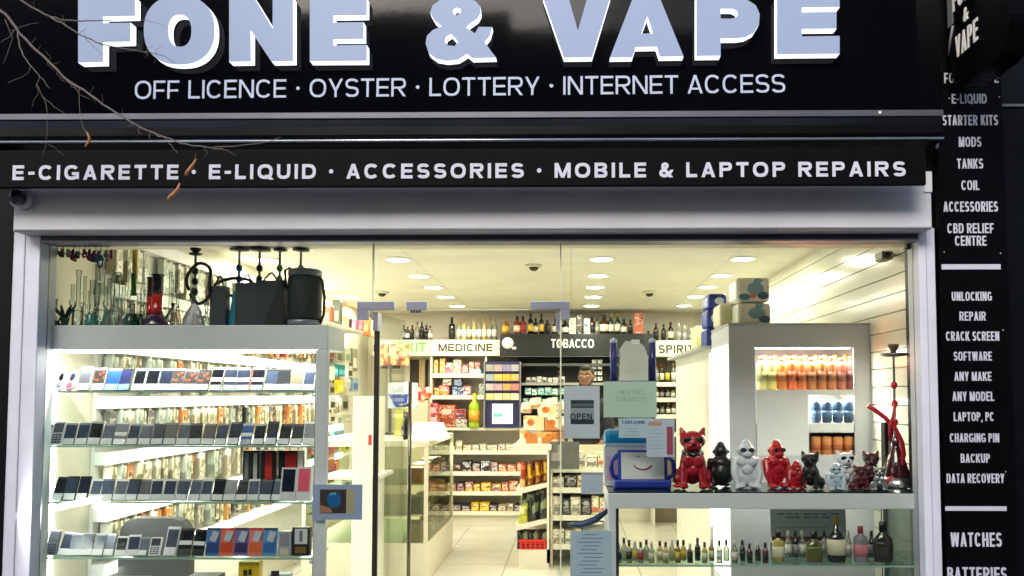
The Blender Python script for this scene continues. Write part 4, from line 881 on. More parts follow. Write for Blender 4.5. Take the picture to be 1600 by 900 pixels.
MB().prism([(-w_*.95, zb+(z1-z0)*.55), (-w_*.4, zb+.01), (w_*.4, zb+.01), (w_*.5, zb+(z1-z0)*.55)], -.002, -.0005, M((30, 56, 150), .3)).build('blue_panel', t)
MB().box(-w_*.5, w_*.5, .02, .14, 0, zb, M((190, 190, 90), .4, var=.4, vs=20)).build('stand', t)
x0, x1, z0, z1 = rect(595, 560, 625, 598, 3.9)
t = thing('counter_display', 'black accessory stand with orange packs behind the door', 'display stand', ((x0+x1)/2, 3.9, ch+.001)); w_ = (x1-x0)/2
MB().box(-.012, .012, 0, .02, 0, z1-ch, BLACK).build('pole', t); MB().box(-w_, w_, -.02, .02, z1-ch-.1, z1-ch-.07, BLACK).build('cross_arm', t)
MB().box(-.08, .08, -.06, .08, 0, .02, BLACK).build('foot', t)
for k in range(3): MB().box(-w_+k*.1, -w_+.07+k*.1, -.03, .03, z1-ch-.07, z1-ch+.14, PRINT([(214, 120, 60), (230, 190, 120), (200, 80, 60), (226, 210, 170)], 24)).build('hanging_pack', t)
# ================================================================== BACK OF THE SHOP
BY = 5.6; BS = SCL(BY)
SHW = M((222, 217, 196), .45, var=.04); INK = M((50, 46, 36), .5); INKG = M((90, 190, 70), .45)
def brect(a, u, e, v): return rect(a, u, e, v, BY)
def shelf_unit(name, label, a, e, levels, top, Y=BY, dep=.42, back=SHW, base=0.0, sides=True):
    x0, x1, _, _ = rect(a, 650, e, 660, Y); zt = P(700, top, Y).z
    t = thing(name, label, 'shelving', ((x0+x1)/2, Y, base)); w_ = (x1-x0)/2; zs = []
    MB().box(-w_, w_, dep-.02, dep, 0, zt-base, back).build('back_panel', t)
    if sides:
        for s in (-1, 1): MB().box(s*w_-(.02 if s > 0 else 0), s*w_+(0 if s > 0 else .02), 0, dep-.021, 0, zt-base, SHW).build('side_panel', t)
    for u in levels:
        z = P(700, u, Y).z; zs.append(z); b_ = .021 if sides else 0
        s = MB().box(-w_+b_, w_-b_, 0, dep-.022, z-.025-base, z-base, SHW).build('shelf', t)
        MB().box(-w_+b_, w_-b_, -.008, -.0005, z-.045-base, z+.004-base, M((232, 228, 208), .35)).build('price_rail', s)
    return t, zs, w_
# low shelving across the back, then the medicine section over it
t, ZL, wl = shelf_unit('low_shelf_unit', 'long cream low shelving with sweets across the back wall', 668, 862, (704, 737, 768, 799), 672)
MB().box(-wl, wl, -.03, .4, P(700, 672, BY).z-.001, P(700, 672, BY).z+.03, SHW).build('counter_top', t)
MB().box(-wl+.02, wl-.02, .03, .05, 0, ZL[3]-.05, SHW).build('plinth', t)
ZTOP = P(700, 672, BY).z+.031
t, ZM, wm = shelf_unit('medicine_shelf_unit', 'cream shelving of medicine cartons under the medicine sign', 672, 760, (618, 584), 532, base=ZTOP, dep=.35)
def carton(name, label, cat, group, a, u, e, v, Y, z, cols, dep=.1, printm=None):
    x0, x1, z0, z1 = rect(a, u, e, v, Y); h = (v-u)/SCL(Y); w_ = (x1-x0)/2
    m = M(cols[0], .4, var=.15, vs=20); z += 0; tw = random.uniform(-.12, .12)
    o = MB().box(-w_, w_, 0, dep, 0, h, m, bev=min(.004, w_*.1))
    lt = tuple(int(v+(255-v)*.6) for v in cols[0]); dk = tuple(int(v*.45) for v in cols[-1])
    o.box(-w_*.9, w_*.9, -.0009, -.0001, h*.04, h*.94, PRINT([cols[0], cols[-1], cols[0], lt, dk, cols[min(1, len(cols)-1)]], 44, .35, (1, 1, 1.6)))
    if len(cols) > 1: o.box(-w_*.8, w_*.8, -.0018, -.001, h*.18, h*.42, M(cols[1], .4))
    if len(cols) > 2: o.box(-w_*.5, w_*.6, -.0018, -.001, h*.6, h*.82, M(lt, .4))
    o = o.build(name, None, ((x0+x1)/2, Y, z+.001)); o.rotation_euler.z = tw; tag(o, label, cat, group); return o
MED1 = [(678, 562, 684, 584, [(222, 180, 80), (236, 214, 150)], 'yellow'), (687, 560, 695, 584, [(214, 156, 50), (240, 220, 160)], 'amber'), (696, 567, 707, 584, [(222, 196, 186), (200, 120, 140)], 'pale pink'), (708, 562, 720, 584, [(226, 220, 196), (190, 180, 150)], 'tall cream'), (721, 570, 732, 584, [(216, 80, 80), (240, 180, 170), (230, 60, 80)], 'red'), (733, 565, 741, 584, [(226, 130, 70), (240, 220, 190)], 'orange'), (742, 566, 750, 584, [(206, 70, 70), (230, 180, 170)], 'dark red'), (733, 577, 752, 584, [(120, 190, 220), (236, 236, 230)], 'flat sky blue')]
MED2 = [(678, 606, 690, 618, [(230, 140, 60), (240, 200, 90)], 'orange'), (686, 602, 702, 618, [(214, 50, 70), (240, 150, 60), (250, 220, 180)], 'crimson'), (692, 592, 705, 602, [(232, 228, 210)], 'white topmost'), (707, 604, 715, 618, [(40, 60, 110), (160, 180, 210)], 'navy'), (709, 592, 722, 604, [(60, 76, 110), (150, 180, 210), (220, 220, 230)], 'blue upper'), (716, 606, 726, 618, [(190, 200, 220), (70, 90, 140)], 'pale blue'), (724, 603, 736, 618, [(220, 150, 150), (240, 200, 200), (200, 90, 100)], 'rose'), (748, 600, 757, 618, [(206, 214, 190), (150, 170, 150)], 'pale green')]
for i, (a, u, e, v, cols, nm) in enumerate(MED1):
    carton('medicine_carton', f'{nm} medicine carton on the upper shelf under the medicine sign', 'carton', 'cartons on the medicine shelves', a, u, e, v, BY+(.03 if i < 7 else .0), ZM[1], cols)
for i, (a, u, e, v, cols, nm) in enumerate(MED2):
    z = ZM[0] if v == 618 else ZM[0]+(618-v)/BS+.002
    carton('medicine_carton', f'{nm} medicine carton on the middle shelf under the medicine sign', 'carton', 'cartons on the medicine shelves', a, u, e, v, BY+.05, z, cols)
LOW1 = [(667, 630, 684, 668, [(196, 80, 90), (230, 190, 190), (170, 40, 60)], 'dark pink patterned'), (684, 633, 711, 668, [(178, 90, 50), (150, 60, 40), (200, 120, 70)], 'brown tin stacked'), (711, 640, 728, 655, [(190, 60, 60), (60, 70, 90)], 'red topped'), (711, 655, 730, 668, [(150, 146, 130), (190, 186, 170)], 'grey')]
for a, u, e, v, cols, nm in LOW1:
    carton('sweet_box', f'{nm} box on the back counter under the medicine shelves', 'box', 'boxes on the back counter', a, u, e, v, BY-.01, ZTOP+(668-v)/BS+(.002 if v != 668 else 0), cols, .16)
def bottle_mesh(h, r, kind, glass, capm, lab, seg=12):
    P_ = {'wine': [(1, 0), (1, .6), (.85, .68), (.36, .78), (.33, .97), (.36, 1)], 'spirit': [(.96, 0), (1, .02), (1, .62), (.85, .7), (.38, .76), (.34, .92)], 'round': [(.9, 0), (1, .1), (1, .5), (.6, .62), (.3, .68), (.27, .94)], 'square': [(1, 0), (1, .66), (.8, .7), (.4, .73), (.4, .9)], 'flask': [(.9, 0), (1, .05), (1.05, .4), (.95, .58), (.5, .7), (.36, .74), (.36, .88)], 'mini': [(1, 0), (1, .55), (.8, .64), (.42, .72), (.4, .88)], 'squeeze': [(.9, 0), (1, .08), (.8, .3), (1, .5), (.95, .66), (.4, .78), (.3, .9)]}[kind]
    top = P_[-1][1]; r2 = P_[-1][0]
    body = MB().lathe([(a*r, z*h) for a, z in P_], glass, seg, smooth=True)
    cp = MB().lathe([(r2*r*1.12, h*(top-.12)), (r2*r*1.15, h*(top+.002)), (r2*r*1.1, h*max(1, top+.02)), (0.0001, h*max(1, top+.02)+.0005)], capm, seg)
    lb = MB().lathe([(r*1.015, h*.16), (r*1.015, h*.5)], lab, seg) if lab else None
    return body, cp, lb
_bm = {}
def bottle(label, x, y, z, h, r, kind, glass, capm, lab, group, parts=False, name='bottle', flat=1.0, cat='bottle'):
    key = (round(h, 3), round(r, 4), kind, glass.name, capm.name, lab and lab.name, parts)
    if key not in _bm:
        b_, c_, l_ = bottle_mesh(h, r, kind, glass, capm, lab, 20 if parts else 10)
        if parts: _bm[key] = [(n_, m_.mesh(n_)) for n_, m_ in (('glass_body', b_), ('cap', c_), ('paper_label', l_)) if m_]
        else:
            for m_ in (c_, l_):
                if m_:
                    for f, k in zip(m_.f, m_.m): pass
                    o_ = len(b_.v); b_.v += m_.v; b_.f += [[i+o_ for i in f] for f in m_.f]; b_.m += [b_.mi(m_.mats[k]) for k in m_.m]; b_.sm += m_.sm
            _bm[key] = b_.mesh('bottle')
    if parts:
        t = thing(name, label, cat, (x, y, z), group); t.scale = (1, flat, 1)
        for n_, me in _bm[key]: obj(n_, me, t)
        return t
    o = obj(name, _bm[key], None, (x, y, z)); tag(o, label, cat, group); return o
GDK = M((14, 14, 12), .12, coat=.4); GBR = M((60, 30, 14), .12, coat=.4); GGR = M((26, 44, 26), .12, coat=.4); GAM = M((150, 96, 30), .12, coat=.4); GCL = GLASS((214, 214, 196), 1.0, .04, .25); YELLOW_GLASS = M((188, 168, 96), .15, coat=.3); GRS = M((120, 50, 40), .15, coat=.3)
CPK = M((18, 18, 18), .35); CGD = M((176, 140, 60), .3, .6); CRD = M((150, 30, 30), .35); CWH = M((220, 216, 205), .4)
LCR = M((226, 218, 186), .55); LYE = M((222, 190, 70), .5); LBK = M((30, 28, 26), .5); LRD = M((170, 60, 50), .5); LWH = M((226, 224, 214), .5); LGY = M((150, 150, 150), .5)
# signs
def board_sign(name, label, a, u, e, v, words, ta, te, ink, m=SHW, Y=BY-.02, tu=537, tv=550, bold=1, parts=True):
    x0, x1, z0, z1 = rect(a, u, e, v, Y)
    t = thing(name, label, 'sign', ((x0+x1)/2, Y, z0)); c = t.location.copy()
    MB().box(x0-c.x, x1-c.x, 0, .3, 0, z1-z0, m, bev=.003).build('board', t)
    MB().box(x0-c.x, x1-c.x, -.004, .0, z1-z0-.008, z1-z0-.0005, M((236, 232, 215), .4)).build('edge_trim', t)
    if words:
        o = ptext(words, 'lettering', ink, None, ta, te, tu, tv, Y-.001, bold=bold, space=1.0, ext=.002); o.parent = t; o.location = -c
    return t
board_sign('aisle_sign', 'cream header board reading MEDICINE in dark capitals', 675, 531, 781, 556, 'MEDICINE', 685, 769.5, INK, tu=537, tv=549)
board_sign('exit_sign', 'pale green header board reading EXIT in green capitals', 614, 531, 674.5, 556, 'EXIT', 621, 666, INKG, M((206, 214, 176), .45), tu=535, tv=549)
board_sign('aisle_sign', 'cream header board left of the exit sign, mostly hidden', 580, 531, 613.5, 556, 'BIN', 584, 608, INK, tu=538, tv=549)
board_sign('aisle_sign', 'cream header board reading SPIRITS above the right hand bottles', 1022, 532, 1108, 557, 'SPIRITS', 1029, 1096, INK, tu=539, tv=552)
# tobacco gantry
x0, x1, z0, z1 = brect(782, 522, 1021, 558); 
t = thing('tobacco_gantry', 'black tobacco gantry with white TOBACCO lettering and round white emblem', 'gantry', ((x0+x1)/2, BY-.06, z0)); c = t.location.copy()
GBL = M((26, 30, 30), .3, var=.2)
MB().box(x0-c.x, x1-c.x, 0, .4, 0, z1-z0, GBL, bev=.004).build('header', t)
MB().box(x0-c.x, x1-c.x, -.004, 0, .0, .01, M((70, 74, 74), .3)).build('header_trim', t)
o = ptext('TOBACCO', 'lettering', M((236, 236, 230), .4), None, 861, 928, 530, 543.5, BY-.061, bold=1, ext=.012); o.parent = t; o.location = -c
q = P(793.5, 536, BY-.06)
MB().lathe([(.001, 0), (.068, 0), (.068, .012), (.0001, .013)], M((240, 240, 240), .4), 24, c=(0, 0, 0), mx=Matrix.Translation((q.x-c.x, -.0005, q.z-c.z)) @ Matrix.Rotation(R(90), 4, 'X')).build('round_emblem', t)
MB().box(q.x-c.x+.05, q.x-c.x+.1, -.012, -.0005, q.z-c.z-.075, q.z-c.z-.045, M((210, 210, 205), .4)).build('small_emblem', t)
zb = P(900, 668, BY).z
MB().box(x0-c.x+.2, x1-c.x, .36, .4, zb-c.z, -.001, M((30, 32, 32), .5)).build('back_panel', t)
for u in (568, 598, 634):
    z = P(900, u, BY).z; MB().box(x0-c.x+.25, x1-c.x, .02, .355, z-.03-c.z, z-c.z, M((70, 74, 72) if u != 598 else (150, 150, 142), .4)).build('shelf', t)
zg = [P(900, u, BY).z for u in (568, 598, 634)]
for r, (z, cols, u0, x_0, x_1, pw) in enumerate(((zg[1]-.0, [(220, 214, 200), (170, 160, 150), (60, 60, 70)], 10, 822, 875, 9), (zg[2], [(120, 190, 160), (170, 214, 190), (60, 120, 110)], 14, 817, 880, 10), (zg[2]+.125, [(150, 200, 180), (80, 150, 140), (200, 220, 210)], 12, 820, 880, 11))):
    x = x_0; n = 0
    while x < x_1:
        n += 1; w_ = random.uniform(.8, 1.1)*pw
        cols_ = random.sample(cols, 3)
        carton('tobacco_packet', f'{"white" if r == 0 else "mint green"} packet on the tobacco gantry, {nth(n)} from left in the {["upper", "lower", "stacked"][r]} row', 'packet', 'packets on the tobacco gantry', x, 600, x+w_-1, 600+u0*random.uniform(.7, 1), BY-.02, z, cols_, .08); x += w_
for k in range(8):
    carton('price_card', f'white price card on the dark gantry doors, {nth(k+1)} of eight', 'card', 'price cards on the gantry', 925+(k % 2)*9, 562+(k//2)*9, 932+(k % 2)*9, 568+(k//2)*9, BY-.0, P(900, 568+(k//2)*9, BY).z, [(206, 204, 196)], .004)
# bottles along the top of the signs
def top_row(items, u, Y, where, z=None):
    z = P(800, u, Y).z if z is None else z
    for n, (px, w_, top, kind, g, cpm, lb, nm) in enumerate(items):
        x = P(px, u, Y).x; h = (u-top)/SCL(Y)
        bottle(f'{nm} bottle, {nth(n+1)} from left standing {where}', x, Y, z, h, w_/2/SCL(Y), kind, g, cpm, lb, 'bottles along the top of the back shelving')
ztop = P(700, 530.5, BY-.02).z+.003
its = []
for px, top in ((631, 506), (637, 509), (644, 507), (652, 502), (659, 501), (666, 506), (672, 508)): its.append((px, 7, top, random.choice(['wine', 'spirit']), random.choice([GDK, GDK, GCL]), random.choice([CPK, LGY]), random.choice([LWH, LGY, LBK]), 'dark spirit'))
top_row(its, 530, BY+.1, 'above the exit sign', ztop)
its = [(706, 10, 494, 'square', GDK, CPK, LBK, 'big black')]
for px, col in ((717, GCL), (725, YELLOW_GLASS), (733, GCL), (741, YELLOW_GLASS), (749, GCL), (757, YELLOW_GLASS), (765, GCL), (773, GCL)): its.append((px, 7.5, 497, random.choice(['wine', 'spirit']), col, CGD, random.choice([LCR, LCR, LWH, LRD]), 'yellow' if col is YELLOW_GLASS else 'clear'))
top_row(its, 530, BY+.1, 'above the medicine sign', ztop)
its = [(790, 11, 496, 'spirit', GAM, CGD, LYE, 'amber whisky'), (808, 11, 494, 'spirit', GRS, CPK, LCR, 'reddish'), (817, 10, 494, 'spirit', GRS, CPK, LRD, 'red labelled'), (829, 9, 490, 'wine', GDK, CPK, LYE, 'dark yellow labelled'), (837, 8, 497, 'wine', GDK, CPK, LCR, 'dark cream labelled'), (846, 8, 491, 'wine', GDK, CPK, LYE, 'tall dark'), (855, 9, 500, 'spirit', GDK, CPK, LBK, 'squat black'), (868, 12, 497, 'round', GDK, CPK, LCR, 'round dark'), (883, 12, 501, 'spirit', GDK, CPK, LWH, 'black white labelled'), (925, 9, 495, 'spirit', GBR, CPK, LBK, 'brown'), (933, 7, 498, 'wine', GCL, CPK, LGY, 'slim clear'), (944, 14, 492, 'square', GBR, CPK, LCR, 'wide brown'), (955, 9, 492, 'wine', GGR, CGD, LWH, 'green'), (965, 9, 491, 'wine', GGR, CGD, LCR, 'gold capped green'), (975, 9, 499, 'wine', GDK, CPK, LWH, 'dark white labelled'), (985, 8, 500, 'wine', GBR, CPK, LBK, 'brown slim')]
top_row(its, 523, BY+.05, 'on the tobacco gantry', P(900, 522, BY-.06).z+.002)
for a, e, u, cc, nm in ((889, 900, 497, (226, 214, 196), 'cream'), (901, 909, 492, (70, 64, 56), 'dark brown'), (912, 922, 498, (190, 192, 190), 'silver grey'), (991, 1005, 489, (222, 120, 90), 'salmon pink')):
    carton('gift_tube', f'{nm} upright bottle carton on the tobacco gantry', 'carton', 'bottle cartons on the gantry', a, u, e, 523, BY+.02, P(900, 522, BY-.06).z+.002, [cc, tuple(int(v*.85) for v in cc)])
its = [(1013, 10, 515, 'round', GDK, CPK, None, 'round black'), (1025, 8, 503, 'wine', GDK, CRD, LBK, 'black'), (1037, 8, 505, 'wine', GDK, CPK, LBK, 'slim black'), (1048, 9, 502, 'wine', GDK, CPK, LCR, 'dark')]
for px in (1061, 1070, 1080, 1090): its.append((px, 9, random.choice((503, 507, 511)), 'spirit', GCL, CWH, LGY, 'clear'))
top_row(its, 531, BY+.1, 'above the spirits sign', P(1050, 532, BY-.02).z+.003)
# spirits shelving
t, ZS, ws = shelf_unit('spirits_shelf_unit', 'shelving full of spirit bottles under the spirits sign', 1020, 1112, (598, 622, 648, 676), 540, back=M((120, 112, 90), .6), dep=.36)
for r, (z, u, top) in enumerate(((ZS[0], 598, 566), (ZS[1], 622, 603), (ZS[2], 648, 628))):
    px = 1026; n = 0
    while px < 1106:
        n += 1; kind = random.choice(['wine', 'spirit', 'spirit', 'round']); g = random.choice([GDK, GCL, GGR, GBR, GDK, GCL]); lb = random.choice([LCR, LCR, LWH, LYE, LGY])
        bottle(f'small spirit bottle, {nth(n)} from left on the {["top", "second", "third"][r]} spirits shelf', P(px, u, BY+.08).x, BY+.08, z+.001, (u-top)/BS*random.uniform(.85, 1), 7/2/BS, kind, g, random.choice([CPK, CRD, CGD]), lb, 'bottles on the spirits shelves'); px += random.uniform(8, 9.6)
# sweets on the low shelves
SW = {0: ([(206, 200, 170), (180, 170, 130), (226, 222, 196)], 'cream', 8), 1: ([(60, 46, 40), (120, 80, 70), (190, 200, 210), (40, 30, 30), (220, 150, 140)], 'dark', 13), 2: ([(110, 70, 130), (150, 110, 150), (190, 130, 120), (60, 40, 60), (210, 170, 60)], 'purple', 14), 3: ([(190, 170, 120), (70, 56, 110), (210, 200, 170), (60, 44, 90)], 'low', 9)}
for r in range(4):
    px = 668; n = 0; u = (704, 737, 768, 799)[r]; pal, _, hh = SW[r]
    while px < 808:
        n += 1; w_ = random.uniform(11, 17); h_ = hh*random.uniform(.7, 1.25)
        if r == 0 and n == 4: h_ = 15
        cols = random.sample(pal, 3); 
        if r == 3 and 735 < px < 750: cols = [(216, 176, 30), (236, 206, 80), (190, 140, 20)]; h_ = 13
        if r == 2 and 738 < px < 752: cols = [(206, 160, 40), (230, 200, 90), (180, 120, 40)]
        if r == 1 and 724 < px < 736: cols = [(150, 200, 210), (210, 226, 230), (90, 150, 170)]
        if r == 2 and 756 < px < 766: cols = [(120, 180, 196), (220, 230, 230), (60, 110, 140)]
        if r in (1, 2) and px > 770: cols = [(216, 130, 90), (236, 190, 150), (190, 90, 70)]
        carton('sweet_box', f'sweets box on the back low shelving, {nth(n)} from left on the {["top", "second", "third", "bottom"][r]} level', 'box', 'sweets on the low shelving', px, u-h_, px+w_-1.5, u, BY+.02, ZL[r], cols, .2); px += w_
# doorway behind the exit sign
x0, x1, z0, z1 = rect(640, 562, 668, 800, YB-.02)
t = thing('rear_door', 'cream rear door standing ajar below the exit sign', 'door', ((x0+x1)/2, YB-.03, 0)); w_ = (x1-x0)/2
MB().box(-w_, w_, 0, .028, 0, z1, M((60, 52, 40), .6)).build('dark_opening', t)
MB().box(-w_-.05, -w_, -.02, .028, 0, z1+.05, SHW).build('door_frame', t); MB().box(w_*.1, w_*.75, -.05, -.005, 0, z1, M((214, 190, 140), .5)).build('door_leaf', t)
t = thing('crisp_basket', 'orange and red crisp packets bunched beside the counter', 'crisp packets', (P(655, 610, 5.2).x, 5.2, 0))
z0 = P(655, 625, 5.2).z
MB().box(-.1, .1, -.02, .16, 0, z0, M((190, 180, 150), .5)).build('stand', t)
for k in range(4): MB().ball((-.08+.06*k, -.02, z0+.05+.03*(k % 2)), (.05, .03, .07), PRINT([(226, 110, 60), (230, 150, 90), (206, 60, 70), (240, 200, 160)], 20), seg=10, rings=8).build('crisp_packet', t)
# cigarette-style display cabinet with screen
x0, x1, z0, z1 = rect(756, 565, 814, 669, BY-.08)
t = thing('counter_display_cabinet', 'navy counter display cabinet with four rows of packs and a lit panel', 'display cabinet', ((x0+x1)/2, BY-.08, ZTOP)); w_ = (x1-x0)/2; h = z1-ZTOP
NAVY = M((40, 40, 84), .35)
MB().box(-w_, w_, .02, .16, 0, h, NAVY, bev=.003).build('body', t)
MB().box(-w_-.0, -w_+.015, -.02, .02, 0, h, M((150, 150, 150), .3, .5)).build('side_rail', t); MB().box(w_-.015, w_, -.02, .02, 0, h, M((150, 150, 150), .3, .5)).build('side_rail', t)
for r in range(4):
    za = h*(.42+.145*r); MB().box(-w_+.016, w_-.016, -.015, .019, za-.012, za, M((54, 54, 80), .3)).build('pack_shelf', t)
    for k in range(4):
        cc = [[(206, 190, 130), (214, 206, 160), (200, 190, 140), (216, 206, 170)], [(190, 170, 170), (176, 150, 160), (190, 150, 90), (206, 120, 110)], [(150, 160, 170), (220, 180, 90), (226, 170, 60), (206, 170, 100)], [(150, 156, 140), (190, 150, 150), (140, 136, 160), (170, 166, 170)]][r][k]
        xa = -w_+.02+k*(2*w_-.04)/4
        MB().box(xa+.003, xa+(2*w_-.04)/4-.003, -.01, .018, za+.001, za+h*.1, M(cc, .35, var=.35, vs=40)).build('pack', t)
MB().box(-w_*.55, w_*.55, .014, .019, h*.06, h*.36, M((206, 214, 190), .3, em=.35)).build('lit_panel', t)
MB().box(-w_*.5, 0, .0125, .0137, h*.16, h*.22, M((120, 190, 200), .4)).build('panel_print', t)
# yellow green squeeze bottle figure-free
x0, x1, z0, z1 = rect(731, 615, 749, 669, BY-.1)
bottle('tall yellow green squeeze bottle on the back counter', (x0+x1)/2, BY-.02, ZTOP, z1-z0, (x1-x0)/2, 'squeeze', M((150, 180, 30), .25), M((200, 200, 40), .35), M((206, 150, 40), .4), None, True)

# ------------------------------------------------------------------ gondola end with crisps and red crates
GY = 3.42; gx0, gx1, _, gt = rect(811, 703, 858, 880, GY)
t = thing('gondola_end', 'cream gondola end with sloping trays facing the aisle', 'shelving', ((gx0+gx1)/2, GY, 0)); gw = (gx1-gx0)/2
GTOP = P(830, 703, GY).z
MB().box(gw-.02, gw, 0, 1.5, .05, GTOP, SHW).build('back_panel', t)
MB().box(-gw, gw, 0, 1.5, 0, .17, SHW).build('base', t)
MB().box(-gw-.05, gw+.02, -.02, 1.5, GTOP, GTOP+.05, SHW).build('top_board', t)
TR = []
for u in (770, 826):
    z = P(811, u, GY).z; TR.append(z)
    MB().add([(-gw-.03, 0, z-.02), (gw-.021, 0, z+.05), (gw-.021, 1.4, z+.05), (-gw-.03, 1.4, z-.02), (-gw-.03, 0, z+.03), (gw-.021, 0, z+.09), (gw-.021, 1.4, z+.09), (-gw-.03, 1.4, z+.03)], [(0, 1, 2, 3), (4, 5, 6, 7), (0, 1, 5, 4), (1, 2, 6, 5), (2, 3, 7, 6), (3, 0, 4, 7)], SHW).build('sloping_tray', t)
def snack(label, px, py, w_, h_, Y, cols, tilt, name='crisp_packet', cat='crisp packet', group='snack packets on the gondola', z=None, parts=False, depth=.04):
    """pillow bag"""
    q = P(px, py, Y); s = SCL(Y); a = w_/2/s; hh = h_/s; vs = []; fs = []; N = 6
    for side in (1, -1):
        o = len(vs)
        for i in range(N+1):
            for j in range(N+1):
                u, v = i/N*2-1, j/N; b_ = (1-u**4)*(1-(2*v-1)**6)
                vs.append((u*a*(1-.06*(1-abs(2*v-1))), -side*depth*b_+random.uniform(-.003, .003)*b_, v*hh))
        for i in range(N):
            for j in range(N): fs.append((o+i*(N+1)+j, o+(i+1)*(N+1)+j, o+(i+1)*(N+1)+j+1, o+i*(N+1)+j+1))
    ob = MB().add(vs, fs, PRINT(cols, 12, .25), True).build(name, None, (q.x, Y, q.z if z is None else z)); ob.rotation_euler = (R(-12), 0, R(tilt)); tag(ob, label, cat, group); return ob
YEL = [(214, 160, 30), (230, 190, 60), (190, 120, 30), (120, 70, 30)]; DKP = [(30, 34, 34), (60, 70, 66), (20, 20, 24), (130, 140, 100)]; GRP = [(150, 160, 40), (190, 190, 60), (60, 80, 50), (200, 200, 150)]
z1_ = TR[0]+.07
for k in range(7): snack(f'yellow crisp packet, {nth(k+1)} along the top sloping tray', 816+k*6.2, 765-k*2, 9, 42-k, GY+.05+.05*(k % 2), YEL if k else [(200, 90, 50), (214, 160, 60), (150, 60, 40), (220, 180, 120)], random.uniform(-15, 15))
snack('dark brown crisp packet lying over the yellow ones', 838, 738, 20, 16, GY+.12, [(50, 30, 30), (90, 40, 36), (30, 20, 24), (70, 50, 40)], 5)
for k in range(8): snack(f'dark snack packet on the middle tray, {nth(k+1)} from the aisle side', 817+k*5, 822-k*2, 16, 46+k % 3*6, GY+.03+.04*(k % 3), GRP if k in (0, 2) else DKP, random.uniform(-20, 20))
for k in range(5): snack(f'black snack bag in the bottom of the gondola end, {nth(k+1)} from the aisle side', 818+k*8, 858, 20, 30, GY+.06+.03*(k % 2), DKP, random.uniform(-20, 20))
q = P(831, 871, GY-.02)
t = thing('red_crate', 'bright red plastic basket on the base of the gondola end', 'basket', ((gx0+gx1)/2-.01, GY-.0, .171)); bw = gw-.015; RD = M((206, 30, 26), .3)
mb = MB(); zc_ = P(831, 847, GY).z-.171
for z in (0, .33, .66): mb.box(-bw, bw, 0, .012, zc_*z+.004, zc_*z+zc_*.26, RD)
mb.box(-bw, -bw+.012, .0125, .3, 0, zc_, RD).box(bw-.012, bw, .0125, .3, 0, zc_, RD).box(-bw+.0125, bw-.0125, .0125, .3, 0, .01, RD); mb.build('body', t)
for k in range(6): MB().box(-bw+.01+k*(2*bw-.03)/5, -bw+.02+k*(2*bw-.03)/5, -.003, -.0005, 0, zc_, M((226, 60, 40), .3)).build('rib', t)
MB().box(-bw-.006, bw+.006, -.01, .31, zc_+.001, zc_+.018, M((216, 40, 30), .3)).build('rim', t)
# snack cartons on top of the gondola
BEI = [(226, 200, 150), (206, 160, 90), (190, 120, 60), (236, 222, 190), (160, 160, 170)]
zz = GTOP+.051; i = 0
for (a, u, e, v, nm) in ((812, 683, 846, 703, 'cream'), (846, 684, 880, 703, 'tan'), (818, 660, 850, 683, 'beige'), (851, 662, 884, 684, 'orange brown'), (840, 640, 876, 661, 'pale')):
    x0, x1, z0, z1 = rect(a, u, e, v, GY+.1); h = (v-u)/SCL(GY+.1)
    zb_ = {703: zz, 683: zz+.118, 684: zz+.118, 661: zz+.24}[v]
    t = thing('snack_carton', f'{nm} printed snack carton stacked on the gondola top', 'carton', ((x0+x1)/2, GY+.1, zb_), 'cartons stacked on the gondola'); w_ = (x1-x0)/2
    MB().box(-w_, w_, 0, .25, 0, h-.004, PRINT(BEI[i:]+BEI[:i], 11, .4), bev=.003).build('carton', t); i += 1
    MB().ball((-w_*.3, -.001, h*.55), (w_*.35, .0025, h*.25), PRINT([(206, 120, 50), (180, 90, 40), (226, 180, 110)], 30), seg=12, rings=8).build('printed_picture', t)
for k in range(5): snack(f'orange and green crisp packet piled above the cartons, {nth(k+1)} from left', 822+k*13, 650-k % 2*6, 20, 18, GY+.4, [(206, 150, 100), (214, 196, 150), (160, 190, 166), (220, 206, 180), (196, 110, 76)], random.uniform(-40, 40), z=zz+.27+.04*(k % 2), depth=.05)
# second cream rack to the right of it
t, ZK, wk = shelf_unit('snack_rack', 'cream snack rack behind the open poster', 860, 955, (730, 762, 805, 850), 700, Y=3.5, dep=.5)
for r, (u, h_) in enumerate(((730, 24), (762, 20), (805, 30), (850, 26))):
    px = 864; n = 0
    while px < 945:
        n += 1; w_ = random.uniform(12, 20)
        cols = random.choice([[(226, 214, 170), (214, 110, 80), (236, 226, 200)], [(60, 60, 62), (120, 116, 110), (40, 40, 44)], [(190, 170, 130), (226, 200, 150), (150, 90, 60)], [(220, 212, 186), (140, 140, 130), (206, 190, 160)]])
        carton('snack_box', f'snack box on the rack behind the poster, {nth(n)} from left on level {["one", "two", "three", "four"][r]}', 'box', 'boxes on the snack rack', px, u-h_*random.uniform(.7, 1), px+w_-1.5, u, 3.52, ZK[r], cols, .2); px += w_
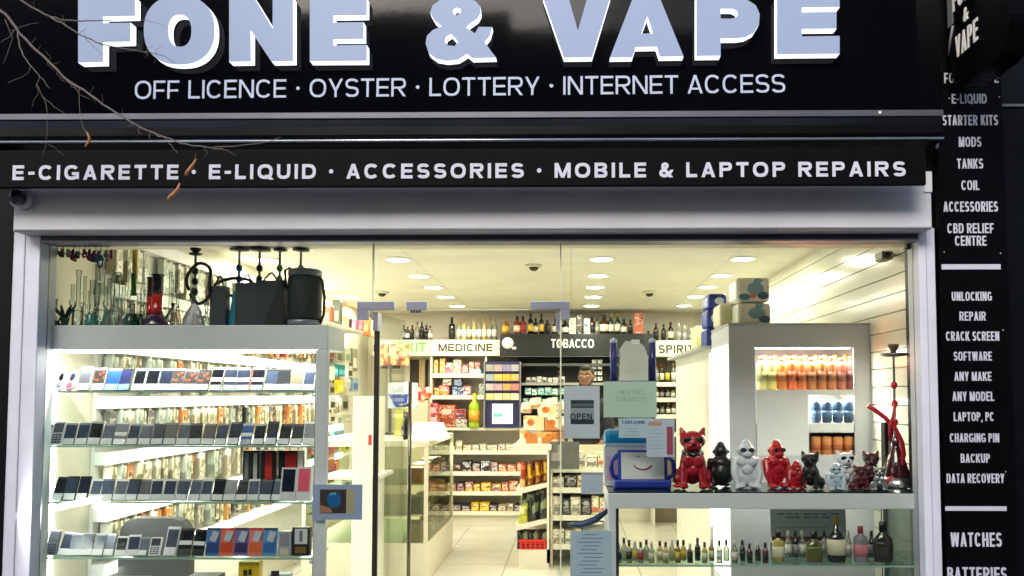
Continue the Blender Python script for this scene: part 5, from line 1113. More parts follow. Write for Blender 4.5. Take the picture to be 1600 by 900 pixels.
# ================================================================== RIGHT DISPLAY CABINET
RY0, RY1_ = .075, .48
x0, x1, z0, z1 = rect(950, 769, 1440, 795, RY0)
t = thing('bottle_cabinet', 'white framed glass cabinet of spirit bottles behind the right window pane', 'display cabinet', ((x0+x1)/2, RY0, 0)); c = t.location.copy(); w_ = (x1-x0)/2; dep = RY1_-RY0
CTOP = z1
MB().box(-w_, w_, 0, dep, z0, z1-.006, CABW, bev=.003).build('top_board', t)
MB().box(-w_+.002, w_-.002, .003, dep-.002, z1-.0055, z1, M((34, 48, 46), .12)).build('glass_top', t)
zs_ = P(1200, 883, RY0+.02).z
for s, nm in ((-1, 0), (1, 0)):
    MB().box(-w_ if s < 0 else w_-.03, -w_+.036 if s < 0 else w_, .001, .03, .1, z0-.001, CABW, bev=.003).build('front_post', t)
    MB().box(-w_ if s < 0 else w_-.03, -w_+.03 if s < 0 else w_, dep-.03, dep, .1, z0-.001, CABW).build('rear_post', t)
MB().box(-w_+.037, -w_+.05, .004, .012, .1, z0-.001, M((26, 34, 60), .3)).build('inner_seal', t)
MB().box(-w_, w_, .002, dep, 0, .1, CABW).build('plinth', t)
s = MB().box(-w_+.04, w_-.034, .02, dep-.035, zs_-.008, zs_, SHG).build('glass_shelf', t); MB().box(-w_+.04, w_-.034, .016, .0198, zs_-.008, zs_, SHE).build('shelf_edge', s)
z4 = zs_-.34; s = MB().box(-w_+.04, w_-.034, .02, dep-.035, z4-.008, z4, SHG).build('glass_shelf', t); MB().box(-w_+.04, w_-.034, .016, .0198, z4-.008, z4, SHE).build('shelf_edge', s)
xa = P(1382, 840, RY0+dep).x-c.x
MB().box(xa, w_-.031, dep-.02, dep-.005, .1, z0-.002, M((24, 34, 32), .25)).build('dark_interior_panel', t)  # dark panel put in for the dim, reflecting end of the cabinet
MB().box(w_-.029, w_-.004, .0305, dep-.031, .1, z0-.002, GLASS((206, 220, 214), .7)).build('glass_side', t)
# miniatures
mini = []
for n, (px, g, nm) in enumerate(((967, GCL, 'clear'), (975, GCL, 'clear'), (983, GCL, 'clear'), (992, GCL, 'clear'), (1001, GCL, 'clear'), (1010, GCL, 'clear'), (1018, GCL, 'clear'), (1031, YELLOW_GLASS, 'honey'), (1040, YELLOW_GLASS, 'golden'), (1050, GCL, 'clear'), (1059, GAM, 'amber'), (1068, YELLOW_GLASS, 'golden'), (1078, GBR, 'brown'), (1090, GDK, 'black'), (1101, YELLOW_GLASS, 'golden'), (1112, GAM, 'amber'), (1124, GCL, 'clear'), (1135, GCL, 'clear'), (1148, GCL, 'clear'), (1160, GDK, 'dark'), (1171, GBR, 'brown'), (1184, GBR, 'brown'), (1196, GRS, 'reddish'))):
    Y = RY0+.07+.05*(n % 2); h = random.choice((31, 34, 29))/SCL(Y)
    bottle(f'{nm} miniature spirit bottle, {nth(n+1)} from left on the right cabinet shelf', P(px, 870, Y).x, Y, zs_+.0005, h, 4.6/SCL(Y), 'mini', g, CPK if n % 3 else CWH, random.choice([LWH, LCR, LYE, LBK, LRD]) if n % 4 != 1 else None, 'miniatures on the cabinet shelf', True)
GOL = M((90, 92, 40), .12, coat=.4); GCG = M((18, 16, 14), .1, coat=.5)
for px, wpx, top, kind, g, cpm, lb, fl, lab in ((1216, 18, 837, 'square', YELLOW_GLASS, CPK, LCR, .6, 'yellow spirit bottle with black cap and pale label'), (1272, 26, 837, 'flask', GOL, CPK, M((120, 118, 60), .4), .6, 'squat olive green bottle with black cap'), (1307, 29, 813, 'round', GCG, CGD, LCR, .7, 'large dark bottle with gold neck and cream label'), (1345, 22, 829, 'spirit', GLASS((190, 184, 196), .9, .04, .4), CRD, M((196, 120, 130), .5), .7, 'clear bottle with red cap and red printed label'), (1380, 29, 822, 'flask', M((50, 40, 26), .1, coat=.5), CPK, M((24, 18, 22), .35), .6, 'dark rounded flask bottle with black stopper')):
    Y = RY0+.1; bottle(lab + ' in the right cabinet', P(px, 860, Y).x, Y, zs_+.0005, (884-top)/SCL(Y)*.98, wpx/2/SCL(Y), kind, g, cpm, lb, None, True, 'spirit_bottle', fl)
for n, (px, g, nm) in enumerate(((1232, GCL, 'clear'), (1243, GDK, 'dark'), (1254, GCL, 'clear'), (1288, GCL, 'clear'), (1326, GCL, 'clear'), (1362, GDK, 'dark'))):
    Y = RY0+.2; h = 40/SCL(Y)
    bottle(f'small {nm} bottle behind the large bottles, {nth(n+1)} from left of six', P(px, 870, Y).x, Y, zs_+.0005, h, 5/SCL(Y), 'mini', g, CPK if n % 2 else CWH, LGY if n % 2 else LWH, 'small bottles behind the large bottles', True)
for k in range(7):
    px = 1215+k*30; Y = RY0+.12
    bottle(f'bottle on the lower shelf of the right cabinet, {nth(k+1)} from left', P(px, 890, Y).x, Y, z4+.0005, .26, .03, random.choice(['spirit', 'round', 'square']), random.choice([GDK, GGR, GBR, GCL]), random.choice([CPK, CWH, CRD]), LCR, 'bottles on the lower shelf of the right cabinet', True)
PAPER = M((206, 216, 236), .55, var=.03); LINE = M((120, 128, 150), .6)
def lines(t, rows, y=-.0014, m=LINE, nm='printed_lines'):
    for (a, z, e, h) in rows: MB().box(a, e, y, y+.0008, z, z+h, m).build(nm, t)
x0, x1, z0, z1 = rect(1206, 797, 1325, 840, RY0+.3)
t = thing('age_notice', 'pale paper notice with two faint heading lines inside the right cabinet', 'notice', ((x0+x1)/2, RY0+.33, z0)); w_ = (x1-x0)/2; h = z1-z0
MB().box(-w_, w_, 0, .003, 0, h, M((226, 233, 246), .55)).build('sheet', t)
lines(t, [(-w_*.82+k*w_*.24, h*.8, -w_*.82+k*w_*.24+w_*(.2-.05*(k % 3)), .006) for k in range(7)] + [(-w_*.6+k*w_*.24, h*.68, -w_*.6+k*w_*.24+w_*(.21-.06*(k % 2)), .006) for k in range(5)] + [(-w_*.8, h*.32, w_*.5, .002)])
MB().box(-w_*.95, w_*1.0, .004, .006, -h*.2, 0, M((150, 60, 60), .5, var=.5, vs=40)).build('red_strip', t)
MB().box(-w_, w_, .004, .03, -zs_*0-.0-(z0-zs_)+.0005, -h*.21, M((150, 158, 160), .5)).build('stand', t)

# ================================================================== WHITE DRINKS DISPLAY BEHIND
UNIT_Y = .95; unit_left, unit_right, _, unit_top = rect(1140, 508, 1378, 760, UNIT_Y)
t = thing('drinks_display', 'tall pale grey drinks unit whose two window holes show orange and blue drinks', 'drinks display', ((unit_left+unit_right)/2, UNIT_Y, 0)); c = t.location.copy(); w_ = (unit_right-unit_left)/2
FW = M((202, 206, 214), .45, var=.06, vs=3); FD = .55
a1, a2, o1b, o1t = rect(1180, 543, 1334, 610, UNIT_Y); b1, b2, o2b, o2t = rect(1265, 618, 1335, 712, UNIT_Y)
P_ = [a1-c.x, a2-c.x, b1-c.x, b2-c.x]
mb = MB(); T_ = .012
mb.box(-w_, w_, 0, T_, o1t, unit_top-.001, FW).box(-w_, P_[0], 0, T_, o2b, o1t, FW).box(P_[1], w_, 0, T_, o2b, o1t, FW).box(-w_, w_, 0, T_, 0, o2b, FW)
mb.build('front_cover', t)
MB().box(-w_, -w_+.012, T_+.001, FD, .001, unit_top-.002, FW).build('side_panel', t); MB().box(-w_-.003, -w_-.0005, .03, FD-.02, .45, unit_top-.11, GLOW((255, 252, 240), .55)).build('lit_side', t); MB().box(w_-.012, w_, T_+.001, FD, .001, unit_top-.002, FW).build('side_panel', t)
MB().box(-w_-.004, w_+.004, -.004, FD, unit_top, unit_top+.012, M((176, 180, 184), .4), bev=.003).build('top_board', t)
MB().box(-w_+.013, w_-.013, FD-.012, FD, .001, unit_top-.003, FW).build('back_panel', t)
x3, x4, z3, z4_ = rect(1187, 612, 1262, 700, UNIT_Y-.002)
MB().box(P_[0]+.004, P_[2]-.004, .002, .005, o2b+.001, o1b-.02, M((236, 239, 246), .4, bump=.1)).build('cover_sheet', t)
s1 = o1b+.004; s2 = P(1300, 661, UNIT_Y).z; s3 = o2b+.004
for z in (s1, s2, s3): MB().box(-w_+.013, w_-.013, T_+.002, FD-.013, z-.014, z, M((226, 226, 222), .4)).build('shelf', t)
MB().box(P_[2], P_[3]-.001, T_-.006, T_+.0015, s2-.055, s2-.003, M((232, 235, 238), .4)).build('price_rail', t); MB().box(P_[0]+.001, P_[1]-.001, T_-.006, T_+.0015, s1-.03, s1-.001, M((236, 238, 238), .4)).build('price_rail', t)
for zz_, zw in ((o1t-.01, .3), (o2t-.01, .12)):
    ld = bpy.data.lights.new('lamp', 'AREA'); ld.shape = 'RECTANGLE'; ld.size = .55 if zw > .2 else .26; ld.size_y = .04; ld.energy = 4.0*LAMP; ld.color = (1, .95, .85)
    lo = bpy.data.objects.new('lamp', ld); COL.objects.link(lo); lo.parent = t; lo.location = (((P_[0]+P_[1]) if zw > .2 else (P_[2]+P_[3]))/2, .06, zz_); 
MB().box(P_[0], P_[1], .05, .07, o1t-.004, o1t+.006, GLOW((255, 250, 235), 3)).build('glow_strip', t)
DR = [((236, 232, 160), 'pale yellow'), ((240, 226, 140), 'yellow'), ((244, 150, 80), 'orange'), ((240, 120, 70), 'bright orange'), ((232, 130, 76), 'orange'), ((206, 134, 84), 'brown orange'), ((196, 126, 80), 'copper'), ((200, 130, 90), 'copper'), ((196, 122, 100), 'rose brown'), ((196, 120, 110), 'rose brown')]
def can(label, px, u, top, wpx, Y, z, m, lm, group, name='drink_can'):
    h = (u-top)/SCL(Y); r = wpx/2/SCL(Y); x = P(px, u, Y).x
    t = thing(name, label, 'can' if 'can' in name else 'bottle', (x, Y, z), group)
    if 'can' in name:
        MB().lathe([(r*.8, 0), (r, h*.05), (r, h*.9), (r*.8, h*.97)], m, 18).build('body', t); MB().lathe([(r*.8, h*.971), (r*.8, h), (r*.74, h*.985), (.0001, h*.985)], M((190, 190, 192), .25, .8), 18).build('lid', t)
    else:
        MB().lathe([(r*.9, 0), (r, h*.04), (r, h*.72), (r*.7, h*.82), (r*.42, h*.88)], m, 18).build('body', t); MB().lathe([(r*.45, h*.881), (r*.5, h*.9), (r*.5, h), (.0001, h)], M((226, 110, 60), .35), 14).build('cap', t)
    MB().lathe([(r*1.012, h*.25), (r*1.012, h*.55)], lm, 18).build('printed_label', t)
for k, (cc, nm) in enumerate(DR):
    px = 1190+k*15.6; m = M(cc, .2, var=.1)
    can(f'{nm} drink bottle, {nth(k+1)} from left in the front row of the upper opening', px, 609, 557+(k % 3), 15, UNIT_Y+.06, s1+.0005, m, M(tuple(int(v*.75) for v in cc), .4), 'bottles in the upper opening', 'drink_bottle')
    can(f'{nm} drink bottle, {nth(k+1)} from left in the rear row of the upper opening', px+6, 606, 552, 14, UNIT_Y+.16, s1+.0005, m, M(tuple(min(255, int(v*1.15)) for v in cc), .4), 'bottles in the upper opening', 'drink_bottle')
for k in range(4):
    can(f'dark blue drink can, {nth(k+1)} from left in the lower opening', 1275+k*17, 660, 626, 15.5, UNIT_Y+.05, s2+.0005, M((60, 84, 118), .3), M((90, 122, 160), .3), 'cans in the lower opening')
    can(f'orange brown drink can, {nth(k+1)} from left in the lower opening', 1275+k*17, 710, 682, 15.5, UNIT_Y+.05, s3+.0005, M((222, 146, 86), .3), M((180, 100, 60), .3), 'cans in the lower opening')
# fridge added farther back, its front made to glow
q0 = rect(1108, 552, 1139, 700, 1.55)
t = thing('added_fridge', 'added white fridge with a front made to glow left of the grey drinks display', 'fridge', ((q0[0]+q0[1])/2+.1, 1.55, 0)); w_ = (q0[1]-q0[0])/2
MB().box(-w_-.1, .25, .003, 1.6, 0, q0[3]+.03, M((226, 224, 212), .4)).build('body', t)
MB().box(-w_-.1+.005, w_-.1, -.002, .002, .7, q0[3], GLOW((255, 252, 240), .4)).build('lit_panel', t)  # panel made to glow as the bright band beside the drinks display
ftop = q0[3]+.03
x0, x1, z0, z1 = rect(1084, 548, 1140, 562, 1.6)
MB().box(-w_-.16, .25, -.01, 1.7, q0[3]+.0305, q0[3]+.05, M((170, 174, 170), .4)).build('top_board', t); ftop += .0205
# packs on top
def rollpack(label, a, u, e, v, Y, z, main, prints, group, cols=2):
    x0, x1, z0, z1 = rect(a, u, e, v, Y); w_ = (x1-x0)/2; h = (v-u)/SCL(Y)
    t = thing('toilet_roll_pack', label, 'roll pack', ((x0+x1)/2, Y, z), group)
    MB().box(-w_, w_, 0, .22, 0, h-.003, M(main, .35, var=.06, bump=.1), bev=min(.02, w_*.4)).build('wrapped_pack', t)
    for i, (fx, fz, rx, rz, cc) in enumerate(prints): MB().ball((fx*w_, -.0005, fz*h), (rx*w_, .003+.0006*i, rz*h), M(cc, .35), seg=16, rings=10).build('printed_patch', t)
WPK = (246, 243, 230); PR = [(.15, .52, .5, .26, (140, 176, 196)), (-.5, .2, .36, .13, (90, 150, 166)), (.6, .25, .34, .16, (90, 106, 146)), (.3, .84, .26, .1, (120, 176, 196)), (.0, .24, .2, .1, (236, 140, 116))]
FZT = unit_top+.0125
rollpack('white toilet roll pack with blue and coral print, lower of the stack', 1152, 473, 1205, 508, UNIT_Y+.1, FZT, WPK, PR[:1]+PR[2:4], 'roll packs on the drinks display')
rollpack('white toilet roll pack with blue and coral print, top of the stack', 1150, 435, 1203, 474, UNIT_Y+.1, FZT+36/SCL(UNIT_Y+.1), WPK, PR, 'roll packs on the drinks display')
rollpack('yellowish white roll pack left of the coral printed stack', 1124, 470, 1152, 508, UNIT_Y+.25, FZT, (228, 222, 190), [(0, .5, .5, .3, (206, 206, 150))], 'roll packs on the drinks display')
for i, (a, u, e, v, zz_) in enumerate(((1103, 505, 1124, 536, 0), (1104, 476, 1124, 505, 31), (1106, 452, 1136, 477, 60))):
    rollpack(f'blue and white kitchen roll pack, {["lowest", "middle", "topmost"][i]} of the leaning stack', a, u, e, v, 1.7, ftop+zz_/SCL(1.7), (50, 70, 160), [(.2, .5, .5, .22, (220, 226, 236)), (-.4, .75, .35, .15, (30, 40, 120))], 'kitchen roll packs')
rollpack('cream kitchen roll pack beside the blue stack', 1086, 500, 1100, 545, 2.6, ftop, (226, 220, 170), [(0, .4, .6, .2, (200, 190, 120))], 'kitchen roll packs')
# little cameras on the right wall
for i, (px, py, lab) in enumerate(((1381, 401, 'small box camera on the right wall near the window'), (1198, 426, 'small grey box camera hanging at the right wall farther in'))):
    q = PX(px, py, XR-.06); t = thing('wall_camera', lab, 'camera', q)
    MB().box(-.03, .03, -.05, .05, -.022, .022, M((126, 122, 104), .4), bev=.004).build('body', t); MB().lathe([(.0001, 0), (.016, 0), (.016, .01), (.0001, .01)], BLACK, 14, mx=Matrix.Translation((-.0, -.0505, 0)) @ Matrix.Rotation(R(90), 4, 'X')).build('lens', t)
    MB().cyl((.031, 0, 0), (.0595, 0, .01), .008, M((200, 196, 180), .4)).build('bracket', t)
q = P(1421, 383, .05); t = thing('door_clip', 'small black clip at the upper right corner of the window', 'clip', q)
MB().box(-.012, .012, 0, .03, -.012, .012, BLACK, bev=.002).build('body', t); MB().box(-.018, .018, .003, .027, -.018, -.0125, M((60, 60, 62), .3, .6)).build('lower_plate', t)

# ================================================================== FIGURINES ON THE RIGHT CABINET
def shades(t, y, z, w_, h, m=BLACK):
    mb = MB()
    for s in (-1, 1): mb.ball((s*w_*.52, y, z), (w_*.46, .05*w_+.004, h), m, seg=14, rings=8)
    mb.box(-w_*.5, w_*.5, y-.002, y+.004, z+h*.25, z+h*.6, m); mb.build('sunglasses', t)
_fg = {}
def dog_mesh():
    return [('e', (0, .05, .34), (.23, .2, .3)), ('e', (0, -.06, .46), (.22, .16, .2)), ('c', (-.15, -.1, .42), (-.17, -.16, .05), .085, .07), ('c', (.15, -.1, .42), (.17, -.16, .05), .085, .07), *[('e', (sx*(.17+dx), -.23+abs(dx)*.4, .035), (.032, .07, .036)) for sx in (-1, 1) for dx in (-.05, 0, .05)], ('e', (-.09, -.18, .46), (.1, .07, .12)), ('e', (.09, -.18, .46), (.1, .07, .12)), ('e', (0, -.17, .3), (.1, .06, .1)),
     ('e', (-.24, .08, .16), (.12, .18, .16)), ('e', (.24, .08, .16), (.12, .18, .16)), ('e', (-.28, -.06, .03), (.08, .1, .035)), ('e', (.28, -.06, .03), (.08, .1, .035)), ('c', (0, -.05, .5), (0, -.07, .68), .17, .16), ('e', (0, -.09, .78), (.235, .19, .16)), ('e', (0, -.22, .71), (.15, .09, .085)), ('e', (-.07, -.24, .69), (.075, .08, .07)), ('e', (.07, -.24, .69), (.075, .08, .07)), ('e', (0, -.31, .745), (.04, .025, .025)),
     ('c', (-.16, -.06, .87), (-.2, -.06, .965), .075, .035), ('c', (.16, -.06, .87), (.2, -.06, .965), .075, .035)]
def gorilla_mesh():
    return [('e', (0, .04, .3), (.24, .2, .28)), ('e', (0, 0, .52), (.25, .19, .2)), ('c', (-.24, -.02, .56), (-.27, -.12, .3), .09, .075), ('c', (.24, -.02, .56), (.27, -.12, .3), .09, .075), ('c', (-.27, -.12, .3), (-.2, -.18, .06), .075, .06), ('c', (.27, -.12, .3), (.2, -.18, .06), .075, .06), ('e', (-.14, -.14, .05), (.11, .16, .055)), ('e', (.14, -.14, .05), (.11, .16, .055)), ('e', (-.1, -.15, .56), (.115, .07, .1)), ('e', (.1, -.15, .56), (.115, .07, .1)), ('e', (0, -.16, .4), (.12, .05, .1)), *[('c', (sx*(.16+.03*f), -.2, .07), (sx*(.15+.035*f), -.27, .03), .022, .018) for sx in (-1, 1) for f in range(4)],
     ('e', (0, -.05, .78), (.17, .17, .18)), ('e', (0, -.03, .92), (.1, .12, .1)), ('e', (0, -.19, .71), (.11, .08, .07)), ('e', (0, -.18, .84), (.13, .05, .035)), ('e', (-.17, -.03, .78), (.035, .03, .05)), ('e', (.17, -.03, .78), (.035, .03, .05))]
def figure(kind, name, label, px, top, mat, Y, glasses=True, collar=None, rz=0, base=766, wide=1.0, lenses=BLACK, group='animal figurines on the right cabinet'):
    h = (base-top)/SCL(Y)
    if kind not in _fg: _fg[kind] = blob(dog_mesh() if kind == 'dog' else gorilla_mesh(), BLACK, .0155, 2)
    vs, fs = _fg[kind]
    t = thing(name, label, 'figurine', (P(px, 760, Y).x, Y, CTOP+.0005), group, rz=rz); t.scale = (h*wide, h, h)
    zmin = min(v[2] for v in vs)
    MB().add([(v[0], v[1], v[2]-zmin) for v in vs], fs, mat, True).build('body', t)
    if kind == 'dog':
        if glasses: shades(t, -.262, .815, .19, .052, lenses)
        if collar:
            MB().tube([(.16*math.cos(R(a)), -.06+.17*math.sin(R(a)), .6-.02*math.sin(R(a)+math.pi)) for a in range(0, 360, 20)], .04, collar, 8, True).build('collar', t)
            for k in range(5): a = R(200+35*k); MB().ball((.2*math.cos(a), -.06+.21*math.sin(a), .585), .016, M((226, 226, 226), .2, .8), seg=8, rings=6).build('stud', t)
        MB().ball((0, -.33, .748), (.035, .015, .022), M(tuple(20 for _ in range(3)), .2), seg=10, rings=7).build('nose', t)
    elif glasses: shades(t, -.215, .81, .15, .05, lenses)
    return t
FR = M((176, 16, 34), .22, coat=.4); FRD = M((96, 18, 30), .25, coat=.3); FWH = M((226, 228, 238), .35); FBK = M((18, 19, 20), .35); FBL = M((200, 214, 230), .4); FSL = M((170, 174, 180), .22, .7)
figure('dog', 'dog_figurine', 'big glossy red sitting dog figurine with black sunglasses and studded collar', 1082, 673, FR, .22, True, M((22, 18, 20), .4), R(-4), wide=.92)
figure('gorilla', 'gorilla_figurine', 'white gorilla figurine with dark sunglasses, right of the black one', 1166, 693, FWH, .24, rz=R(-3), lenses=M((60, 64, 76), .1), wide=1.0)
figure('gorilla', 'gorilla_figurine', 'matt black gorilla figurine turned away beside the red dog', 1127, 697, FBK, .27, False, rz=R(180), wide=.95)
figure('gorilla', 'gorilla_figurine', 'big red gorilla figurine with dark sunglasses', 1212, 694, M((196, 24, 36), .25, coat=.4), .26, rz=R(12), lenses=M((60, 30, 34), .15), wide=.95)
figure('gorilla', 'gorilla_figurine', 'small all red gorilla figurine beside the big red one', 1244, 724, M((190, 20, 34), .25, coat=.4), .22, False, rz=R(10), wide=1.1)
figure('dog', 'dog_figurine', 'black sitting dog figurine facing left in front of the orange cans', 1267, 709, FBK, .22, True, None, R(-28), wide=1.0)
figure('gorilla', 'gorilla_figurine', 'small pale blue gorilla figurine with blue shades', 1305, 726, FBL, .16, lenses=M((70, 90, 120), .1), wide=1.15)
figure('dog', 'dog_figurine', 'white dog figurine with black sunglasses behind the pale blue gorilla', 1319, 709, FWH, .25, True, FSL, R(4), wide=1.0)
figure('dog', 'dog_figurine', 'small dark red dog figurine with sunglasses in front', 1343, 727, FRD, .16, True, None, R(4), wide=1.2)
figure('dog', 'dog_figurine', 'dark maroon dog figurine with pointed ears behind the small dark red dog', 1360, 710, M((80, 22, 30), .25, coat=.3), .27, True, None, R(-4), wide=.95)
figure('dog', 'dog_figurine', 'small chrome silver dog figurine beside the hookah foot', 1374, 729, FSL, .15, True, None, R(-16), wide=1.0)
# red hookah with looping hose
hk = hookah('hookah', 'red beaded hookah with silver foot and looping red hose at the right jamb', 1397, 765, 545, .3, CTOP+.0005, M((70, 16, 24), .12, coat=.5), M((206, 24, 40), .2, coat=.4), M((206, 40, 56), .35), 40, None, 44, None, M((130, 132, 130), .25, .7), M((96, 76, 60), .5))
o = hk.location; pts = [P(a, u, .26)-o for a, u in ((1356, 634), (1366, 640), (1382, 652), (1398, 668), (1409, 690), (1412, 710), (1408, 728), (1398, 742), (1388, 750), (1384, 757))]
MB().tube(pts, .0115, M((196, 30, 50), .35), 10).build('hose', hk)
pts = [P(a, u, .24)-o for a, u in ((1399, 628), (1396, 648), (1390, 668), (1392, 690))]; MB().tube(pts, .008, M((196, 30, 50), .35), 8).build('hose', hk)
rv = 22/SCL(.3); MB().lathe([(rv*1.15, 0), (rv*1.15, .006), (rv*1.05, .03), (rv*.9, .05)], M((206, 206, 210), .15, .9), 28).build('foot', hk)
x0, x1, z0, z1 = rect(1383, 660, 1401, 764, .42)
t = thing('hookah_box', 'tall black box with small white label behind the red hookah', 'box', ((x0+x1)/2, .42, CTOP+.0005)); w_ = (x1-x0)/2
MB().box(-w_, w_, 0, .05, 0, z1-CTOP, BLACK, bev=.002).build('carton', t); MB().box(-w_*.4, w_*.6, -.0012, -.0003, (z1-CTOP)*.35, (z1-CTOP)*.7, M((170, 172, 172), .5)).build('white_label', t)
# tablet in a padded blue frame
x0, x1, z0, z1 = rect(955, 703, 1054, 765, .2)
t = thing('tablet_stand', 'white screened tablet in padded royal blue frame with a printed smile', 'tablet', ((x0+x1)/2, .2, CTOP+.0005), rx=-R(6)); w_ = (x1-x0)/2; h = z1-CTOP
BL = M((28, 52, 160), .4)
MB().box(-w_*.8, w_*.8, 0, .03, h*.08, h, BL, bev=.01).build('frame', t); MB().box(-w_*.92, w_*.9, -.012, .05, 0, h*.24, BL, bev=.012).build('base', t)
for s in (-1, 1): MB().tube([(s*w_*.78, .015, h*.86), (s*w_*.97, .012, h*.72), (s*w_*1.0, .012, h*.5), (s*w_*.95, .012, h*.34), (s*w_*.78, .015, h*.26)], .012, BL, 8).build('side_grip', t)
MB().box(-w_*.68, w_*.68, -.003, -.0005, h*.24, h*.93, M((226, 224, 226), .25)).build('screen', t)
MB().tube([(w_*.3*math.cos(R(a)), -.0045, h*.66+h*.17*math.sin(R(a))) for a in range(200, 341, 14)], .0035, M((150, 30, 70), .4), 6).build('smile', t)
for s in (-1, 1): MB().box(s*w_*.13-.008, s*w_*.13+.008, -.0045, -.0031, h*.81, h*.83, M((90, 90, 100), .4)).build('eye_mark', t)
# blue tube carton and the stack behind the posters
x0, x1, z0, z1 = rect(944, 671, 1030, 697, .3); xw = (x1-x0)/2; zt_ = P(960, 700, .3).z
t = thing('white_carton', 'plain white carton standing behind the tablet', 'carton', ((x0+x1)/2, .3, CTOP+.0005))
MB().box(-xw, xw*.9, 0, .14, 0, z0-CTOP-.001, M((222, 220, 226), .45), bev=.003).build('body', t); MB().box(-xw*.9, -xw*.3, -.0012, -.0003, .03, z0-CTOP-.05, M((236, 180, 206), .45)).build('pink_print', t)
t = thing('speaker_bar', 'bright blue tubular carton lying on the white carton', 'carton', ((x0+x1)/2, .3, z0)); hh = z1-z0
MB().box(-xw, xw, 0, .1, 0, hh, M((20, 140, 206), .25, var=.2), bev=hh*.3).build('tube', t); MB().box(-xw*.95, xw*.95, -.004, .1, -.0, hh*.18, M((190, 214, 236), .3)).build('pale_base', t)
zc_ = P(985, 597, .3).z
t = thing('white_carton', 'white carton behind the pale green poster', 'carton', ((x0+x1)/2+.02, .32, z1+.0005))
MB().box(-.08, .1, 0, .1, 0, zc_-z1-.001, M((70, 74, 84), .45), bev=.003).build('body', t); MB().box(-.06, .08, -.0012, -.0003, .02, zc_-z1-.02, M((150, 154, 164), .45)).build('front_print', t)
x0, x1, z0, z1 = rect(953, 527, 1028, 597, .3); w_ = (x1-x0)/2; h = z1-zc_
t = thing('plastic_container', 'translucent white plastic container between two dark blue posts', 'container', ((x0+x1)/2, .31, zc_+.0005))
MB().box(-w_, w_, 0, .11, 0, .006, M((60, 66, 130), .4)).build('base', t)
for s in (-1, 1):
    MB().cyl((s*w_*.82, .05, .0065), (s*w_*.82, .05, h*.9), w_*.15, M((44, 50, 120), .3), 14).build('blue_post', t); MB().ball((s*w_*.82, .05, h*.92), (w_*.16, w_*.16, h*.09), M((170, 180, 206), .15), seg=14, rings=8).build('post_cap', t)
MB().prism([(-w_*.6, .0065), (w_*.6, .0065), (w_*.6, h*.55), (w_*.45, h*.8), (w_*.2, h*.9), (-w_*.35, h*.92), (-w_*.55, h*.75)], .0, .1, GLASS((246, 244, 236), .8, .1, .7)).build('clear_body', t)
MB().box(-w_*.1, w_*.25, -.002, .0, h*.84, h*.95, M((238, 238, 236), .2)).build('cap', t); MB().box(-w_*.35, w_*.2, -.0025, -.0008, h*.2, h*.5, M((206, 204, 196), .3)).build('pale_label', t)

# ================================================================== POSTERS ON THE GLASS
PY = .046
def poster(name, label, a, u, e, v, m, Y=PY, cat='poster'):
    x0, x1, z0, z1 = rect(a, u, e, v, Y); t = thing(name, label, cat, ((x0+x1)/2, Y, z0))
    MB().box(-(x1-x0)/2, (x1-x0)/2, 0, .0015, 0, z1-z0, m).build('sheet', t); return t, (x1-x0)/2, z1-z0
def ttxt(t, s_, a, e, u, v, Y, mat, bold=1, off=.001, weight=None):
    o = ptext(s_, 'lettering', mat, None, a, e, u, v, Y-off, bold=bold, ext=.0006); o.parent = t; o.location = -t.location; return o
t, w_, h = poster('open_poster', 'white poster with dark OPEN picture taped inside the glass', 881, 603, 937, 685, M((228, 234, 250), .5, var=.03))
MB().box(-w_*.62, w_*.68, -.0008, -.0001, h*.27, h*.73, M((56, 66, 78), .4, var=.4, vs=18)).build('picture', t); MB().box(-w_*.62, w_*.68, -.0016, -.0009, h*.36, h*.58, M((170, 184, 196), .4, var=.25, vs=14)).build('picture_board', t); MB().box(-w_*.62, w_*.68, -.0016, -.0009, h*.61, h*.66, M((110, 130, 140), .4)).build('picture_band', t)
ttxt(t, 'OPEN', 891, 925, 646, 656, PY, M((60, 64, 74), .5), off=.0018)
t, w_, h = poster('green_poster', 'pale green poster with faint HEATED TOBACCO heading', 943, 596, 1026, 652, M((212, 236, 220), .5, var=.03))
gm = M((178, 202, 188), .5); ttxt(t, 'HEATED', 966, 1005, 609, 616, PY, gm, 0); ttxt(t, 'TOBACCO', 961, 1008, 620, 627, PY, gm, 0); ttxt(t, 'SOLD HERE', 968, 1006, 634, 638, PY, M((182, 208, 194), .5), 0) if False else None
t, w_, h = poster('cash_loans_notice', 'pale blue CASH LOANS notice overlapping the price list', 967, 654, 1022, 684, M((206, 228, 252), .5), PY+.002)
ttxt(t, 'CASH LOANS', 972, 1008, 657, 662, PY+.002, M((50, 80, 140), .5)); lines(t, [(-w_*.5, h*.45, w_*.0, .002), (-w_*.5, h*.3, w_*.1, .002), (-w_*.75, h*.12, w_*.1, .002)], -.0009)
t, w_, h = poster('price_notice', 'pale blue price notice with a red printed side column', 1010, 655, 1054, 714, M((214, 226, 250), .5))
MB().box(w_*.45, w_*.88, -.0008, -.0001, h*.06, h*.8, M((190, 80, 110), .5, var=.3, vs=40)).build('red_column', t); MB().box(-w_*.85, w_*.1, -.0008, -.0001, h*.82, h*.94, M((220, 170, 160), .5)).build('heading', t); lines(t, [(-w_*.8, h*(.72-.1*k), w_*(.1+.1*(k % 2)), .0016) for k in range(6)], -.0009, M((160, 176, 206), .5))
t, w_, h = poster('small_notice', 'small blank pale blue paper stuck below the OPEN poster', 908, 739, 942, 772, M((214, 226, 252), .5))
MB().box(-w_*.9, w_*.9, -.0007, -.0001, h*.93, h*.98, M((150, 160, 190), .5)).build('tape', t)
